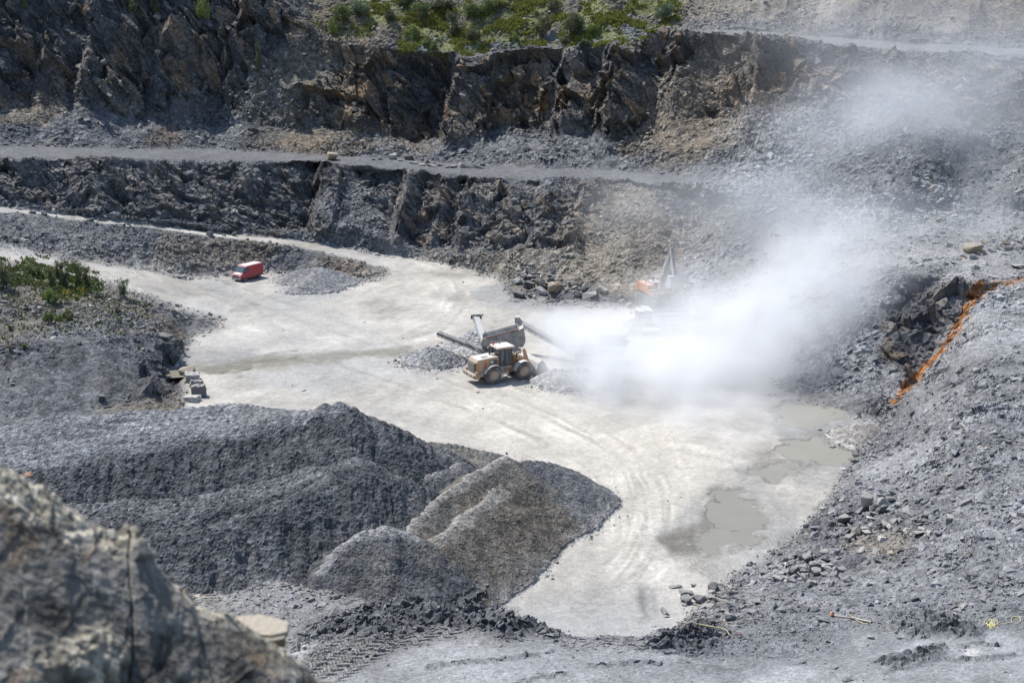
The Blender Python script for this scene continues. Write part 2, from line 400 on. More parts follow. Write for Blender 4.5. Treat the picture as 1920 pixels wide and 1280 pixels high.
def normals(G):
    du = np.gradient(G, axis=1); dv = np.gradient(G, axis=0)
    n = np.cross(du, dv); n /= np.linalg.norm(n, axis=2, keepdims=True) + 1e-9
    return n
NRM = normals(blur_axis(blur_axis(G, 5, 0), 5, 1)).reshape(-1, 3).astype(F32)
if NRM[:, 2].mean() < 0: NRM = -NRM
PB = G.reshape(-1, 3).astype(F32)

# warp for ragged mask edges
W1 = fbm(PB, 5.0, 4, 5); W2 = fbm(PB, 5.0, 4, 91)
WU = GU + 26 * W1; WV = GV + 14 * W2
def band(a, b, soft=0.25):
    return sstep(a - soft, a + soft, GB) * (1 - sstep(b - soft, b + soft, GB))
def inpoly(poly, soft=8, warp=1.0):
    return sample(raster(poly, soft), GU + warp * 26 * W1, GV + warp * 14 * W2)

# --- where bare rock stands
right = sstep(1290, 1420, GU)
w_low = sstep(LN['L'] - .35, LN['L'] - .02, GB) * (1 - sstep(LN['M'] - .12, LN['M'] + .02, GB)) * (1 - right)
w_up = band(LN['O'], LN['P'], .12) * (1 - 0.45 * sstep(1380, 1600, GU))
w_wall = inpoly([(1650, 690), (1655, 590), (1700, 520), (1760, 512), (1840, 535), (1790, 610), (1740, 670), (1690, 730)], 10, .6)
w_crag = np.maximum(inpoly([(1740, 700), (1800, 680), (1860, 730), (1930, 690), (1960, 790), (1840, 800), (1780, 790)], 16), 0.6 * inpoly([(1560, 930), (1640, 900), (1840, 970), (1860, 1040), (1660, 1040), (1570, 1010)], 16))
w_ledgerock = inpoly([(275, 745), (262, 690), (300, 650), (330, 640), (345, 700), (325, 745)], 6, .5)
w_ur = inpoly([(1340, 110), (1500, 90), (1700, 115), (1900, 130), (1900, 200), (1700, 215), (1560, 200), (1400, 190)], 20)
w_rock = np.clip(w_low + w_up + .9 * w_wall + .25 * w_crag + .8 * w_ledgerock, 0, 1)
# soil and scree aprons that bury parts of the faces
ap = np.zeros_like(w_rock)
for poly in ([(585, 450), (600, 385), (640, 340), (670, 350), (720, 395), (760, 465)], [(1080, 420), (1120, 345), (1200, 340), (1250, 380), (1240, 470), (1100, 480)],
             [(440, 240), (470, 130), (540, 60), (600, 70), (640, 130), (560, 165), (520, 250)], [(250, 250), (330, 180), (420, 170), (500, 260)],
             [(1190, 260), (1230, 170), (1310, 100), (1400, 110), (1340, 190), (1320, 270)], [(0, 250), (0, 185), (120, 180), (220, 220), (330, 250)],
             [(930, 340), (1010, 335), (1100, 345), (1050, 372), (960, 360)]):
    ap = np.maximum(ap, inpoly(poly, 10))
w_rock *= 1 - .85 * ap
w_floor = np.clip(inpoly([(350, 735), (325, 690), (345, 650), (420, 600), (330, 575), (200, 530), (0, 490), (-420, 480), (-420, 462), (0, 463), (200, 490), (350, 515), (430, 509), (520, 509), (610, 522), (700, 524), (722, 514), (720, 500), (690, 484), (640, 470), (640, 462), (750, 478), (800, 487), (880, 502), (940, 522), (960, 560), (1200, 580),
                          (1330, 600), (1420, 690), (1500, 745), (1640, 790), (1590, 880), (1490, 1010), (1330, 1110), (1280, 1180), (1000, 1300), (300, 1300), (300, 900)], 9, .5), 0, 1)
w_road = band(LN['J'] + .25, LN['K'] - .05, .15) * (1 - sstep(820, 900, GU))
w_floor = np.maximum(w_floor * band(LN['D'] - .1, LN['K'] + .05, .1), w_road)
w_bench = band(LN['M'] + .1, LN['N'], .12) * (1 - sstep(1280, 1380, GU))
w_rb = inpoly([(1560, 500), (1700, 420), (1960, 395), (1960, 525), (1800, 515)], 16) * .6
w_led = band(LN['S'], LN['C0'] - .1, .3)
w_track = inpoly([(560, 1300), (760, 1215), (1000, 1208), (1260, 1225), (1500, 1240), (1640, 1180), (1960, 1190), (1960, 1320), (560, 1320)], 8)
w_upslope = band(LN['P'] + .1, LN['T'] + 1, .15)
w_uproad = band(LN['P'] + .15, LN['Q'], .12) * sstep(1250, 1330, GU)
smooth_ = np.clip(w_floor + w_bench + .75 * w_rb + w_uproad + .8 * w_track, 0, 1)
SMP = [[(1255, 430), (1330, 395), (1420, 395), (1640, 470), (1660, 560), (1560, 640), (1440, 740), (1300, 590)], [(1420, -80), (1960, -80), (1960, 70), (1500, 55), (1330, 40)], [(1690, 760), (1760, 690), (1850, 585), (1960, 560), (1960, 680), (1850, 690), (1790, 760), (1720, 800)],
       [(1560, 470), (1960, 470), (1960, 525), (1760, 505)], [(1600, 880), (1700, 800), (1760, 830), (1650, 930)], [(1780, 280), (1900, 270), (1900, 390), (1800, 400)], [(-400, 660), (0, 655), (200, 640), (318, 632), (322, 700), (300, 742), (0, 782), (-400, 800)]]
w_sm = np.maximum.reduce([inpoly(q_, 22) for q_ in SMP])
w_rub = np.clip(1 - w_rock - smooth_, 0, 1) * (1 - .55 * w_sm)
w_rs = sstep(1280, 1420, GU) * band(LN['I'], LN['T'], .3) * (1 - smooth_) 

# --- large relief of the two faces: buttresses and recesses (steps in plan, leaning with the slate)
lean = GU + 0.22 * (GV - 380)
rel_low = np.interp(lean, *zip(*[(-400, 0), (0, 0), (100, 1.2), (180, -.6), (230, 1.2), (262, -.3), (300, .5), (420, 1.2), (450, -.4), (585, 5), (597, -1.2), (626, -1.6), (634, 1), (660, 3.2), (700, 2.2), (742, 3.2), (756, -1), (790, 2.6), (815, 2.2), (828, -.2), (862, 3.6), (880, 0),
                                 (930, 2.6), (955, 0), (1000, 2.2), (1022, -.8), (1060, 1.6), (1095, -.8), (1150, 2.2), (1230, 1), (1300, 2.2), (1330, 0), (2400, 0)]))
lean2 = GU + 0.12 * (GV - 170)
rel_up = np.interp(lean2, *zip(*[(-400, 0), (0, 1), (60, 5), (74, 0), (140, 4), (156, -2), (180, 0), (275, 5), (292, 0), (345, 1), (420, 4.2), (440, 0), (520, 1.5), (560, .5), (640, 1.8), (690, 1), (708, 2.5), (835, 7.5), (848, -1.6), (890, -1), (918, 0), (928, 5.5), (1010, 6.5), (1046, 5), (1064, -1.8),
                                (1120, 3), (1150, -2.2), (1235, 3), (1262, -1), (1340, 5), (1398, 4), (1414, -1.5), (1520, 3), (1540, 0), (1650, 2.5), (1665, 0), (1800, 2), (2400, 0)]))
alc = np.where(GU < 1200, sstep(300, 255, GV) * sstep(80, 130, GV), 1)
radial = PB - CAM.astype(F32); radial[:, 2] = 0; radial /= np.linalg.norm(radial, axis=1)[:, None]
shift = rel_low * w_low * 1.3 + rel_up * np.clip(band(LN['O'] - .35, LN['P'], .2), 0, 1) * (0.35 + 0.65 * alc) * (1 - 0.6 * sstep(1380, 1600, GU))
# recesses in the scree side: dark scoop under the bench at (1350,400), embayment on the far right, overhang under the upper road
def blob(u, v, ru, rv, a):
    q = ((GU - u) / ru) ** 2 + ((GV - v) / rv) ** 2
    return a * np.exp(-q * q)
shift += blob(1345, 402, 48, 26, 3.5) + blob(1840, 330, 62, 66, 7) - blob(1690, 300, 70, 60, 3) - blob(1720, 330, 60, 60, 1.5) + blob(1460, 150, 34, 45, 4) + blob(1570, 130, 40, 35, 2.5) + blob(1200, 480, 60, 26, 1.4) + blob(1150, 370, 50, 60, 1.5)
PB = PB + radial * shift[:, None].astype(F32)
PB = PB + NRM * (w_rs * (1.7 * fbm(PB, 24, 3, 401) + 1.0 * ridged(PB * np.array([1, .45, .45], F32), 9, 3, 402)))[:, None].astype(F32)
# gully on the right hillside
zsub = np.zeros_like(GU)
POOLS = [[(1448, 772), (1480, 757), (1530, 755), (1585, 768), (1565, 785), (1510, 797), (1465, 790)], [(1465, 832), (1530, 818), (1600, 842), (1612, 856), (1560, 866), (1500, 868), (1478, 852)],
         [(1326, 965), (1340, 925), (1385, 918), (1425, 950), (1446, 978), (1400, 990), (1345, 988)], [(1285, 1012), (1340, 996), (1420, 994), (1400, 1016), (1310, 1036)], [(312, 690), (345, 686), (350, 702), (318, 704)], [(1395, 880), (1450, 868), (1500, 880), (1450, 900)], [(395, 690), (470, 678), (560, 670), (470, 688), (400, 697)]]
# --- slate-scale displacement
SL = np.array([[.82, .25, .52], [-.3, .95, .05], [-.48, -.2, .85]], F32)      # cleavage frame
Q = PB @ SL.T
def on(mask, fn):
    out = np.zeros(len(PB), F32); m = mask > .02
    if m.any(): out[m] = fn(m)
    return out * mask
ribs = Q * np.array([1, 1, .45], F32)
fine_ = on(w_rock, lambda m: 1.9 * fbm(ribs[m], 9, 4, 1))
hf, rcell, crack = facet(ribs[w_rock > .02], 4.2, 21)
tint = np.full(len(PB), .5, F32); tint[w_rock > .02] = rcell
h1 = np.zeros(len(PB), F32); h1[w_rock > .02] = hf * 2.3
hf, rc2, ck2 = facet(ribs[w_rock > .02] * np.array([1.25, .8, .9], F32), 1.7, 33)
h2 = np.zeros(len(PB), F32); h2[w_rock > .02] = hf * 1.15
tint2 = np.full(len(PB), .5, F32); tint2[w_rock > .02] = rc2
hf, rc3, ck3 = facet(ribs[w_rock > .02], .75, 35)
h3 = np.zeros(len(PB), F32); h3[w_rock > .02] = hf * .5
lowf = np.clip(w_low, 0, 1)
disp = fine_ * (1 - .35 * lowf) + w_rock * (h1 * (1 - .45 * lowf) + .62 * h2 * (1 - .15 * lowf) + (.5 + .25 * lowf) * h3)
near = 1 - sstep(150, 215, GF.astype(F32))
hr, rr, _ = facet(PB[w_rub > .02], 1.1, 41)
hb = np.zeros(len(PB), F32); hb[w_rub > .02] = hr
rtint = np.full(len(PB), .5, F32); rtint[w_rub > .02] = rr
hr2, rr2, _ = facet(PB[w_rub > .02], .42, 43)
hb2 = np.zeros(len(PB), F32); hb2[w_rub > .02] = hr2
rtint2 = np.full(len(PB), .5, F32); rtint2[w_rub > .02] = rr2
lumpy = sstep(-.15, .35, fbm(PB, 9, 3, 77))
big = fbm(PB, 7, 4, 61)
nearer = 1 - sstep(90, 150, GF.astype(F32))
disp += w_rub * ((.75 - .3 * near) * big + (.10 + .26 * lumpy) * hb * (1 - .55 * near) * (1 - .6 * nearer) + (.05 + .11 * lumpy) * hb2 * (1 - .45 * nearer))
# run-off gullies down the loose slopes
gl = on(np.clip(w_rub * band(LN['C'] + .4, LN['O']), 0, 1), lambda m: ridged(PB[m] * np.array([1, .35, .35], F32), 3.2, 3, 15))
disp += .22 * gl
pool_wide = np.maximum.reduce([inpoly(q_, 26, .2) for q_ in POOLS])
disp += smooth_ * (.05 * fbm(PB, 2.4, 4, 9) + .1 * fbm(PB, 14, 2, 8)) * (1 - .9 * pool_wide)
# clods on the near ledge: ploughed lumps along its edge and between the tracks
clod = np.maximum.reduce([.9 * inpoly([(600, 1190), (700, 1140), (860, 1128), (960, 1150), (900, 1165), (760, 1175), (680, 1200)], 14), inpoly([(560, 1200), (640, 1150), (760, 1130), (880, 1130), (1000, 1172), (1060, 1188), (980, 1196), (820, 1170), (700, 1190), (620, 1200)], 8), inpoly([(1200, 1215), (1250, 1190), (1330, 1170), (1380, 1200), (1300, 1225)], 7),
                          inpoly([(1660, 1150), (1760, 1140), (1850, 1180), (1830, 1200), (1700, 1195)], 8), .8 * inpoly([(1640, 1240), (1760, 1215), (1760, 1240), (1660, 1255)], 5), .6 * inpoly([(540, 1190), (600, 1170), (620, 1190), (560, 1215)], 6)])
for ln_ in ([(800, 1252), (880, 1240), (960, 1233), (1015, 1231)], [(930, 1290), (1000, 1272), (1060, 1262)], [(1100, 1250), (1180, 1245), (1240, 1248)], [(1660, 1262), (1760, 1240), (1900, 1228)], [(1790, 1215), (1840, 1210), (1870, 1212)]): clod = np.maximum(clod, .55 * sample(raster_line(ln_, 3, 3), GU + 14 * W1, GV + 8 * W2))
hc, rc, _ = facet(PB[clod > .02], .55, 51)
hcl = np.zeros(len(PB), F32); hcl[clod > .02] = hc
disp += clod * (.42 * hcl + .35 * np.abs(fbm(PB, 1.1, 3, 55)) + .15)
gravel = inpoly([(1300, 1250), (1340, 1190), (1500, 1150), (1620, 1170), (1700, 1110), (1960, 1080), (1960, 1160), (1800, 1165), (1660, 1230), (1450, 1250), (1350, 1290)], 9)
disp += gravel * .06 * fbm(PB, .5, 2, 57)
PB = PB + NRM * disp[:, None].astype(F32)

w_pool = np.maximum.reduce([sample(raster(q_, 11), GU + 34 * fbm(PB, 3.0, 4, 67), GV + 15 * fbm(PB, 3.0, 4, 68)) for q_ in POOLS])
disp2 = -.17 * sstep(.1, .9, w_pool) * (1 + .5 * fbm(PB, 1.5, 3, 66))
ribsrc = (PB @ np.array([.55, .83, 0], F32)); ribx = PB @ np.array([.83, -.55, 0], F32)
trd = 2.0 * inpoly([(560, 1262), (600, 1200), (700, 1175), (880, 1165), (900, 1180), (740, 1215), (640, 1280)], 8, .3) + .8 * inpoly([(1270, 1035), (1330, 1050), (1400, 1085), (1390, 1100), (1300, 1075)], 6, .3) + .8 * inpoly([(1360, 1020), (1480, 1000), (1490, 1010), (1370, 1040)], 6, .3)
tri = np.abs(((ribx / 1.3) % 1) - .5) * 2
disp2 = disp2 + trd * .03 * np.sign(np.sin((ribsrc + .55 * tri) * 2 * np.pi / .62)) * (1 - clod)
PB = PB + np.array([0, 0, 1], F32) * disp2[:, None].astype(F32)

# --- ground colour (albedo) -------------------------------------------------
def c3(r, g, b): return np.array([r, g, b], F32)
def mixc(A, c, w): return A * (1 - w[:, None]) + np.asarray(c, F32) * w[:, None]
n8 = fbm(PB, 8, 4, 101); n25 = fbm(PB, 26, 4, 102); n2 = fbm(PB, 1.6, 3, 103)
dark, slate, pale = c3(.052, .056, .062), c3(.105, .110, .118), c3(.20, .205, .21)
soil, rust, tan = c3(.135, .115, .088), c3(.20, .105, .05), c3(.24, .20, .15)
ALB = np.tile(slate, (len(PB), 1))
# loose ground: slate grey with browner patches and paler, dust-covered right-hand side
ALB = mixc(ALB, c3(.145, .148, .152), sstep(-.1, .4, n8) * .6)
ALB = mixc(ALB, soil, .75 * sstep(.02, .4, n25 + .3 * n8) * (1 - sstep(1350, 1600, GU)))
stone = (rtint2 - .5) * .9 + (rtint - .5) * .6
# rock: every block its own shade
RK = np.tile(c3(.078, .080, .084), (len(PB), 1))
lowq = 1 - .75 * w_low * (1 - .5 * sstep(640, 800, GU))
RK = mixc(RK, c3(.15, .135, .115), sstep(.62, .8, tint) * .8 * lowq)
RK = mixc(RK, c3(.17, .125, .085), sstep(.80, .92, tint2) * .75 * lowq)
RK = mixc(RK, c3(.045, .048, .053), sstep(.35, .12, tint2) * .8)
RK = mixc(RK, c3(.19, .18, .17), sstep(.55, .75, tint2) * sstep(.4, .2, tint) * .5)
RK = RK * ((1 + .25 * n2 + .3 * n8) * (1 + .28 * w_low))[:, None]
brownup = sstep(-.25, .35, n25) * w_up * sstep(420, 760, GU)
RK = mixc(RK, RK * c3(1.35, 1.12, .86), np.clip(brownup, 0, 1))
ALB = ALB * (1 + stone * .75)[:, None]
ALB = mixc(ALB, RK, np.clip(w_rock * 1.2, 0, 1))
for poly, c, w in (([(1060, 400), (1120, 335), (1230, 350), (1260, 420), (1290, 400), (1380, 400), (1330, 480), (1240, 540), (1050, 520)], c3(.165, .142, .11), .85),
                   ([(1170, 270), (1220, 170), (1310, 90), (1410, 100), (1380, 190), (1330, 290)], c3(.16, .137, .108), .8),
                   ([(1230, 60), (1400, 0), (1960, 0), (1960, -80), (1200, -80)], c3(.17, .145, .115), .6), ([(930, 500), (1000, 450), (1150, 450), (1260, 520), (1200, 565), (1000, 530)], c3(.20, .18, .15), .7),
                   ([(600, 120), (760, 60), (1000, 60), (1300, 20), (1300, -80), (560, -80)], c3(.13, .112, .08), .7), ([(430, 200), (560, 60), (640, 110), (600, 260), (460, 270)], c3(.125, .115, .098), .7),
                   ([(470, 268), (600, 250), (640, 285), (480, 283)], c3(.18, .14, .09), .6), ([(280, 255), (330, 240), (340, 268), (270, 268)], c3(.2, .12, .06), .6),
                   ([(290, 480), (330, 440), (430, 455), (500, 470), (480, 500), (360, 510)], c3(.17, .15, .12), .7), ([(600, 500), (640, 485), (720, 520), (700, 530), (620, 520)], c3(.20, .15, .10), .8),
                   ([(1560, 1040), (1620, 990), (1700, 1000), (1720, 1030), (1660, 1070)], c3(.30, .24, .16), .8), ([(1490, 1060), (1560, 1040), (1640, 1080), (1500, 1090)], c3(.23, .20, .16), .7),
                   ([(0, 500), (150, 500), (260, 560), (200, 600), (60, 620), (0, 640)], c3(.125, .115, .095), .6), ([(1730, 470), (1800, 440), (1930, 425), (1930, 450), (1800, 475)], c3(.24, .21, .17), .5)):
    ALB = mixc(ALB, c * (1 + .45 * n2 + .35 * stone)[:, None], w * inpoly(poly, 14) * (1 - smooth_) * (1 - .5 * w_rock))
# right-hand rubble: pale with settled dust
paleR = np.clip(1.25 * inpoly([(1250, 560), (1420, 420), (1330, 330), (1420, 250), (1700, 200), (1960, 260), (1960, 1060), (1600, 1080), (1300, 1150), (1240, 1100), (1600, 860), (1640, 760), (1500, 740), (1380, 640)], 40) * 1.0, 0, 1) * (1 - .8 * w_wall) * (1 - .6 * w_crag)
ALB = mixc(ALB, (c3(.185, .19, .197)[None] * (1 + stone * .5 + .25 * n8)[:, None]), .85 * np.clip(paleR, 0, 1) * (1 - smooth_) * sstep(-.6, .1, n8 + .2))
ALB = mixc(ALB, c3(.165, .17, .18)[None] * (1 + stone * .5)[:, None], .5 * band(LN['S'], LN['C']) * sstep(900, 1300, GU))
ALB = mixc(ALB, c3(.125, .133, .142)[None] * (1 + stone * .5)[:, None], .75 * inpoly([(1740, 290), (1800, 260), (1900, 270), (1900, 380), (1830, 410), (1760, 370)], 16))
ALB = mixc(ALB, c3(.185, .165, .14)[None] * (1 + stone * .4 + .25 * n8)[:, None], .8 * inpoly([(1260, 40), (1330, -80), (1960, -80), (1960, 60), (1800, 60), (1500, 50)], 22))
ALB = mixc(ALB, c3(.235, .24, .247)[None] * (1 + stone * .25 + .15 * n8)[:, None], .6 * w_sm * sstep(1250, 1300, GU) * sstep(400, 470, GV))
ALB = ALB * (1 + .42 * np.clip(n25 + .5 * n8, -.8, .8) * sstep(1280, 1420, GU) * (1 - smooth_))[:, None]
# dark spoil slope on the left
ALB = mixc(ALB, c3(.10, .106, .115)[None] * (1 + .8 * stone + .3 * n8)[:, None], .8 * band(LN['E'], LN['F'] + .1, .1) * (1 - sstep(320, 345, GU)))
# dusty flat ground
FL = np.tile(c3(.40, .39, .365), (len(PB), 1))
streak = fbm(PB @ np.array([[.9, -.35, 0], [.12, .3, 0], [0, 0, 1]], F32).T, 3.0, 4, 120)
FL = mixc(FL, c3(.425, .412, .385), sstep(-.2, .5, n25) * .9)
FL = mixc(FL, c3(.33, .335, .335), sstep(.0, .6, -n25 + .3 * n8) * .8)
FL = FL * (np.array([.85, .84, .825], F32) * (1 + .30 * n8 + .20 * streak + .14 * n2)[:, None])
warm = inpoly([(820, 760), (1000, 740), (1300, 780), (1330, 900), (1280, 1000), (1180, 1000), (1120, 900), (980, 850)], 60)
FL = mixc(FL, c3(.46, .43, .375), .5 * warm)
cool = inpoly([(330, 640), (600, 560), (760, 640), (700, 700), (420, 700)], 40)
FL = mixc(FL, c3(.33, .335, .33), .5 * cool)
FL = mixc(FL, c3(.27, .275, .28), .8 * inpoly([(960, 1300), (900, 1110), (1100, 1060), (1300, 1100), (1300, 1300)], 60) * sstep(1050, 1180, GV))
for poly, c, w in (([(340, 690), (520, 672), (700, 664), (760, 655), (760, 662), (640, 678), (500, 690), (400, 700)], c3(.20, .195, .17), .9), ([(320, 660), (350, 650), (470, 655), (500, 672), (400, 690), (335, 690)], c3(.22, .222, .22), .8),
                   ([(430, 575), (475, 570), (480, 578), (440, 582)], c3(.17, .165, .15), .8), ([(1445, 760), (1560, 742), (1640, 790), (1615, 870), (1500, 880), (1450, 800)], c3(.20, .202, .2), .75),
                   ([(1225, 1010), (1320, 915), (1420, 905), (1500, 950), (1490, 1010), (1380, 1040), (1260, 1040)], c3(.235, .235, .228), .7), ([(1300, 1000), (1330, 915), (1360, 905), (1345, 960), (1330, 1010)], c3(.12, .115, .1), .7), ([(1330, 1040), (1480, 1000), (1500, 1060), (1420, 1090), (1300, 1080)], c3(.27, .27, .262), .6), ([(1480, 850), (1640, 830), (1590, 900), (1500, 910)], c3(.22, .222, .22), .6), ([(1380, 880), (1450, 865), (1510, 880), (1450, 905), (1390, 905)], c3(.24, .24, .235), .7),
                   ([(960, 795), (1000, 793), (1030, 838), (960, 830)], c3(.30, .29, .26), .5), ([(1200, 1095), (1218, 1095), (1215, 1160), (1200, 1165)], c3(.13, .135, .135), .85), ([(1222, 1098), (1236, 1098), (1234, 1150), (1224, 1152)], c3(.17, .175, .17), .7),
                   ([(500, 518), (620, 512), (640, 560), (520, 556)], c3(.26, .265, .27), .7), ([(360, 520), (440, 522), (430, 560), (390, 548)], c3(.24, .245, .245), .6),
                   ([(880, 545), (960, 520), (1000, 565), (1160, 575), (1040, 590), (900, 572)], c3(.22, .225, .23), .75), ([(1230, 1010), (1300, 980), (1310, 1035), (1250, 1045)], c3(.11, .105, .09), .8)):
    FL = mixc(FL, c * (1 + .2 * n2)[:, None], w * inpoly(poly, 7, .6))
wb_ = sample(raster_line([(335, 694), (400, 688), (480, 678), (600, 667), (700, 661), (765, 657)], 7, 4), GU + 14 * W1, GV + 5 * W2)
FL = mixc(FL, c3(.19, .185, .16) * (1 + .2 * n2)[:, None], .85 * wb_)
# wheel tracks
TRK = np.zeros(_gu.shape, F32); TRKd = np.zeros(_gu.shape, F32)
def arc(pts, off):
    p = np.array(pts, float); t = np.gradient(p, axis=0); t /= np.linalg.norm(t, axis=1)[:, None]
    return p + np.stack([-t[:, 1], t[:, 0] * .45], -1) * off
R2 = np.random.default_rng(5)
for pts, width, k in (([(0, 470), (200, 500), (350, 545), (480, 590), (620, 640), (760, 690), (900, 740), (1060, 800), (1180, 870), (1220, 960), (1160, 1060), (1060, 1150)], 46, 9), ([(700, 470), (830, 510), (880, 560), (840, 620), (700, 650), (520, 640), (400, 610)], 40, 8),
                      ([(100, 402), (300, 428), (520, 448), (700, 468), (820, 500), (860, 545), (830, 600), (720, 630)], 16, 5), ([(1240, 1080), (1160, 960), (1150, 850), (1260, 820), (1420, 860), (1500, 900)], 40, 7),
                      ([(900, 740), (1000, 790), (1100, 840), (1130, 860), (1240, 900)], 30, 6), ([(1160, 830), (1200, 930), (1180, 1040), (1020, 1130)], 60, 8), ([(1300, 1000), (1400, 1040), (1470, 1090)], 24, 5)):
    for j in range(k):
        ln = arc(pts, R2.normal(0, width)) + R2.normal(0, 1.5, (len(pts), 2))
        i0 = R2.integers(0, max(1, len(ln) - 3)); ln = ln[i0:i0 + R2.integers(3, len(ln) + 1)]
        # resample smoothly
        tt = np.linspace(0, len(ln) - 1, 40); ln = np.stack([np.interp(tt, np.arange(len(ln)), ln[:, c]) for c in (0, 1)], -1)
        ln = np.stack([blur1(ln[:, 0], 3), blur1(ln[:, 1], 3)], -1)
        M = raster_line(ln, R2.uniform(1.0, 2.6), 3)
        if R2.random() < .5: TRK = np.maximum(TRK, M)
        else: TRKd = np.maximum(TRKd, M)
FL = FL * (1 + (.26 * sample(TRK, GU + 5 * W1, GV + 3 * W2) - .34 * sample(TRKd, GU + 5 * W1, GV + 3 * W2)) * np.clip(.6 + 1.5 * n8, 0, 1.6))[:, None]
FL = mixc(FL, c3(.175, .17, .15)[None] * (1 + .25 * n2)[:, None], .85 * sstep(.02, .5, w_pool))
marg = np.clip(sample(raster([(350, 735), (325, 690), (345, 650), (420, 600), (330, 575), (200, 530), (0, 490), (0, 463), (200, 490), (350, 515), (520, 509), (700, 524), (720, 500), (640, 462), (800, 487), (940, 522), (960, 560), (1200, 580), (1330, 600), (1420, 690), (1500, 745), (1640, 790), (1590, 880), (1490, 1010), (1330, 1110), (1280, 1180), (1000, 1300), (300, 1300)], 34), GU + 20 * W1, GV + 12 * W2) * 1.6, 0, 1)
ALB = mixc(ALB, FL * .8, .5 * marg * (1 - w_rock))
ALB = mixc(ALB, FL, w_floor)
ALB = mixc(ALB, c3(.115, .12, .128)[None] * (1 + .2 * streak + .15 * n2)[:, None], w_bench * .9)
ALB = mixc(ALB, c3(.26, .262, .262)[None] * (1 + .2 * n8)[:, None], np.clip(w_rb * .8 + w_uproad * .3, 0, 1))
ALB = mixc(ALB, c3(.215, .222, .232)[None] * (1 + .38 * n8 + .3 * streak + .15 * n2)[:, None], w_track * .85 * (1 - clod))
ALB = mixc(ALB, c3(.40, .40, .39), .8 * inpoly([(1590, 1195), (1625, 1190), (1640, 1200), (1600, 1205)], 6) + .8 * inpoly([(1805, 1220), (1835, 1217), (1830, 1230), (1810, 1230)], 3, .2) + .6 * inpoly([(540, 1215), (600, 1180), (620, 1190), (570, 1230)], 8))
ALB = mixc(ALB, c3(.21, .213, .218)[None] * (1 + .35 * n8 + .25 * n2)[:, None], .75 * inpoly([(330, 1070), (480, 1080), (620, 1118), (760, 1135), (620, 1150), (520, 1180), (420, 1130)], 12) * (1 - clod))
ALB = mixc(ALB, c3(.085, .09, .098)[None] * (1 + .5 * n2)[:, None], .85 * clod)
ALB = mixc(ALB, c3(.15, .156, .165)[None] * (1 + .3 * n2)[:, None], .8 * gravel)
# grass slope: mossy soil under the tufts
w_green = np.maximum.reduce([inpoly([(740, 100), (760, 20), (1010, 0), (1180, -10), (1290, 0), (1240, 55), (1150, 82), (1000, 88), (900, 102)], 12), .9 * inpoly([(620, 60), (640, 0), (760, -20), (760, 30), (700, 60)], 12), .8 * inpoly([(0, 500), (130, 495), (170, 520), (170, 560), (110, 560), (60, 530), (0, 540)], 8)]) * sstep(-.35, .15, fbm(PB, 5, 3, 140))
ALB = mixc(ALB, c3(.15, .165, .055)[None] * (1 + .4 * n2)[:, None], .75 * w_green)
# iron-stained seep down the gully
seepL = [(1672, 760), (1690, 738), (1712, 716), (1735, 690), (1765, 655), (1790, 620), (1806, 590), (1822, 560), (1840, 540), (1868, 531), (1940, 520)]
seepW = [9, 12, 12, 11, 12, 11, 17, 26, 19, 5, 3]
SM = np.zeros(_gu.shape, F32); SC_ = np.zeros(_gu.shape, F32)
for i in range(len(seepL) - 1):
    SM = np.maximum(SM, raster_line(seepL[i:i + 2], .5 * (seepW[i] + seepW[i + 1]) * .5, 4)); SC_ = np.maximum(SC_, raster_line([(a + 4, b + 7) for a, b in seepL[i:i + 2]], 2.5, 2.5))
wsd = sample(SM, GU + 5 * W1 + 5 * n2, GV + 5 * W2)
ALB = mixc(ALB, c3(.42, .40, .36), .65 * sample(SC_, GU + 6 * n2, GV) * sstep(0, .3, n2 + .1) * sstep(535, 560, GV))
ORG = mixc(np.tile(c3(.36, .135, .025), (len(PB), 1)), c3(.15, .06, .025), sstep(-.1, .4, n2)); ORG = mixc(ORG, c3(.46, .24, .07), sstep(.1, .45, -n2))
ALB = mixc(ALB, ORG * c3(.88, .92, 1.0), np.clip(wsd * 1.3, 0, 1) * .95 * sstep(-.55, -.1, n2 + .5 * fbm(PB, .8, 3, 501)))
ALB = mixc(ALB, c3(.2, .13, .08), .35 * sample(blur_axis(blur_axis(SM, 4, 0), 4, 1), GU, GV) * sstep(-.3, .3, n2))
ALB = np.clip(ALB, .012, .6)

# --- cut the sheet into its named pieces
PBg = PB.reshape(NR, NC, 3)
rb = GL[:-1][:, None] + 1e-6; cu = Ucol[:-1][None]
B = np.broadcast_to(rb, (NR - 1, NC - 1)); UU = np.broadcast_to(cu, (NR - 1, NC - 1))
lab = np.zeros((NR - 1, NC - 1), np.int8)   # 0 pit floor
def setl(k, a, b, u0=-999, u1=9999): lab[(B >= LN[a]) & (B < LN[b]) & (UU >= u0) & (UU < u1)] = k
NAMES = ['ground', 'ledge_terrain', 'spoil_terrain', 'haul_road', 'lower_cliff_terrain', 'bench_road', 'upper_cliff_terrain', 'scree_terrain', 'hill']
setl(1, 'S', 'D'); setl(7, 'C0', 'D', 1330); setl(2, 'E', 'H', -999, 338); setl(7, 'D', 'K', 1660); setl(7, 'E', 'K', 1560); setl(7, 'G', 'K', 1380); setl(2, 'I', 'J', -999, 720)
setl(3, 'J', 'K', -999, 860); setl(7, 'I', 'K', 1270); setl(4, 'J', 'K', 940, 1270); setl(4, 'K', 'M', -999, 1400); setl(7, 'K', 'O', 1400); setl(5, 'M', 'N', -999, 1400); setl(6, 'N', 'P', -999, 1400); setl(6, 'O', 'P', 1400); setl(8, 'P', 'T')
setl(3, 'H', 'I', -999, 400)
M_ROCK = ground_material('broken_slate', .32, .38, .6, .7, .9, fleck=.5)
M_SCREE = ground_material('slate_scree', .2, .30, .6, .7, .94, fleck=.3)
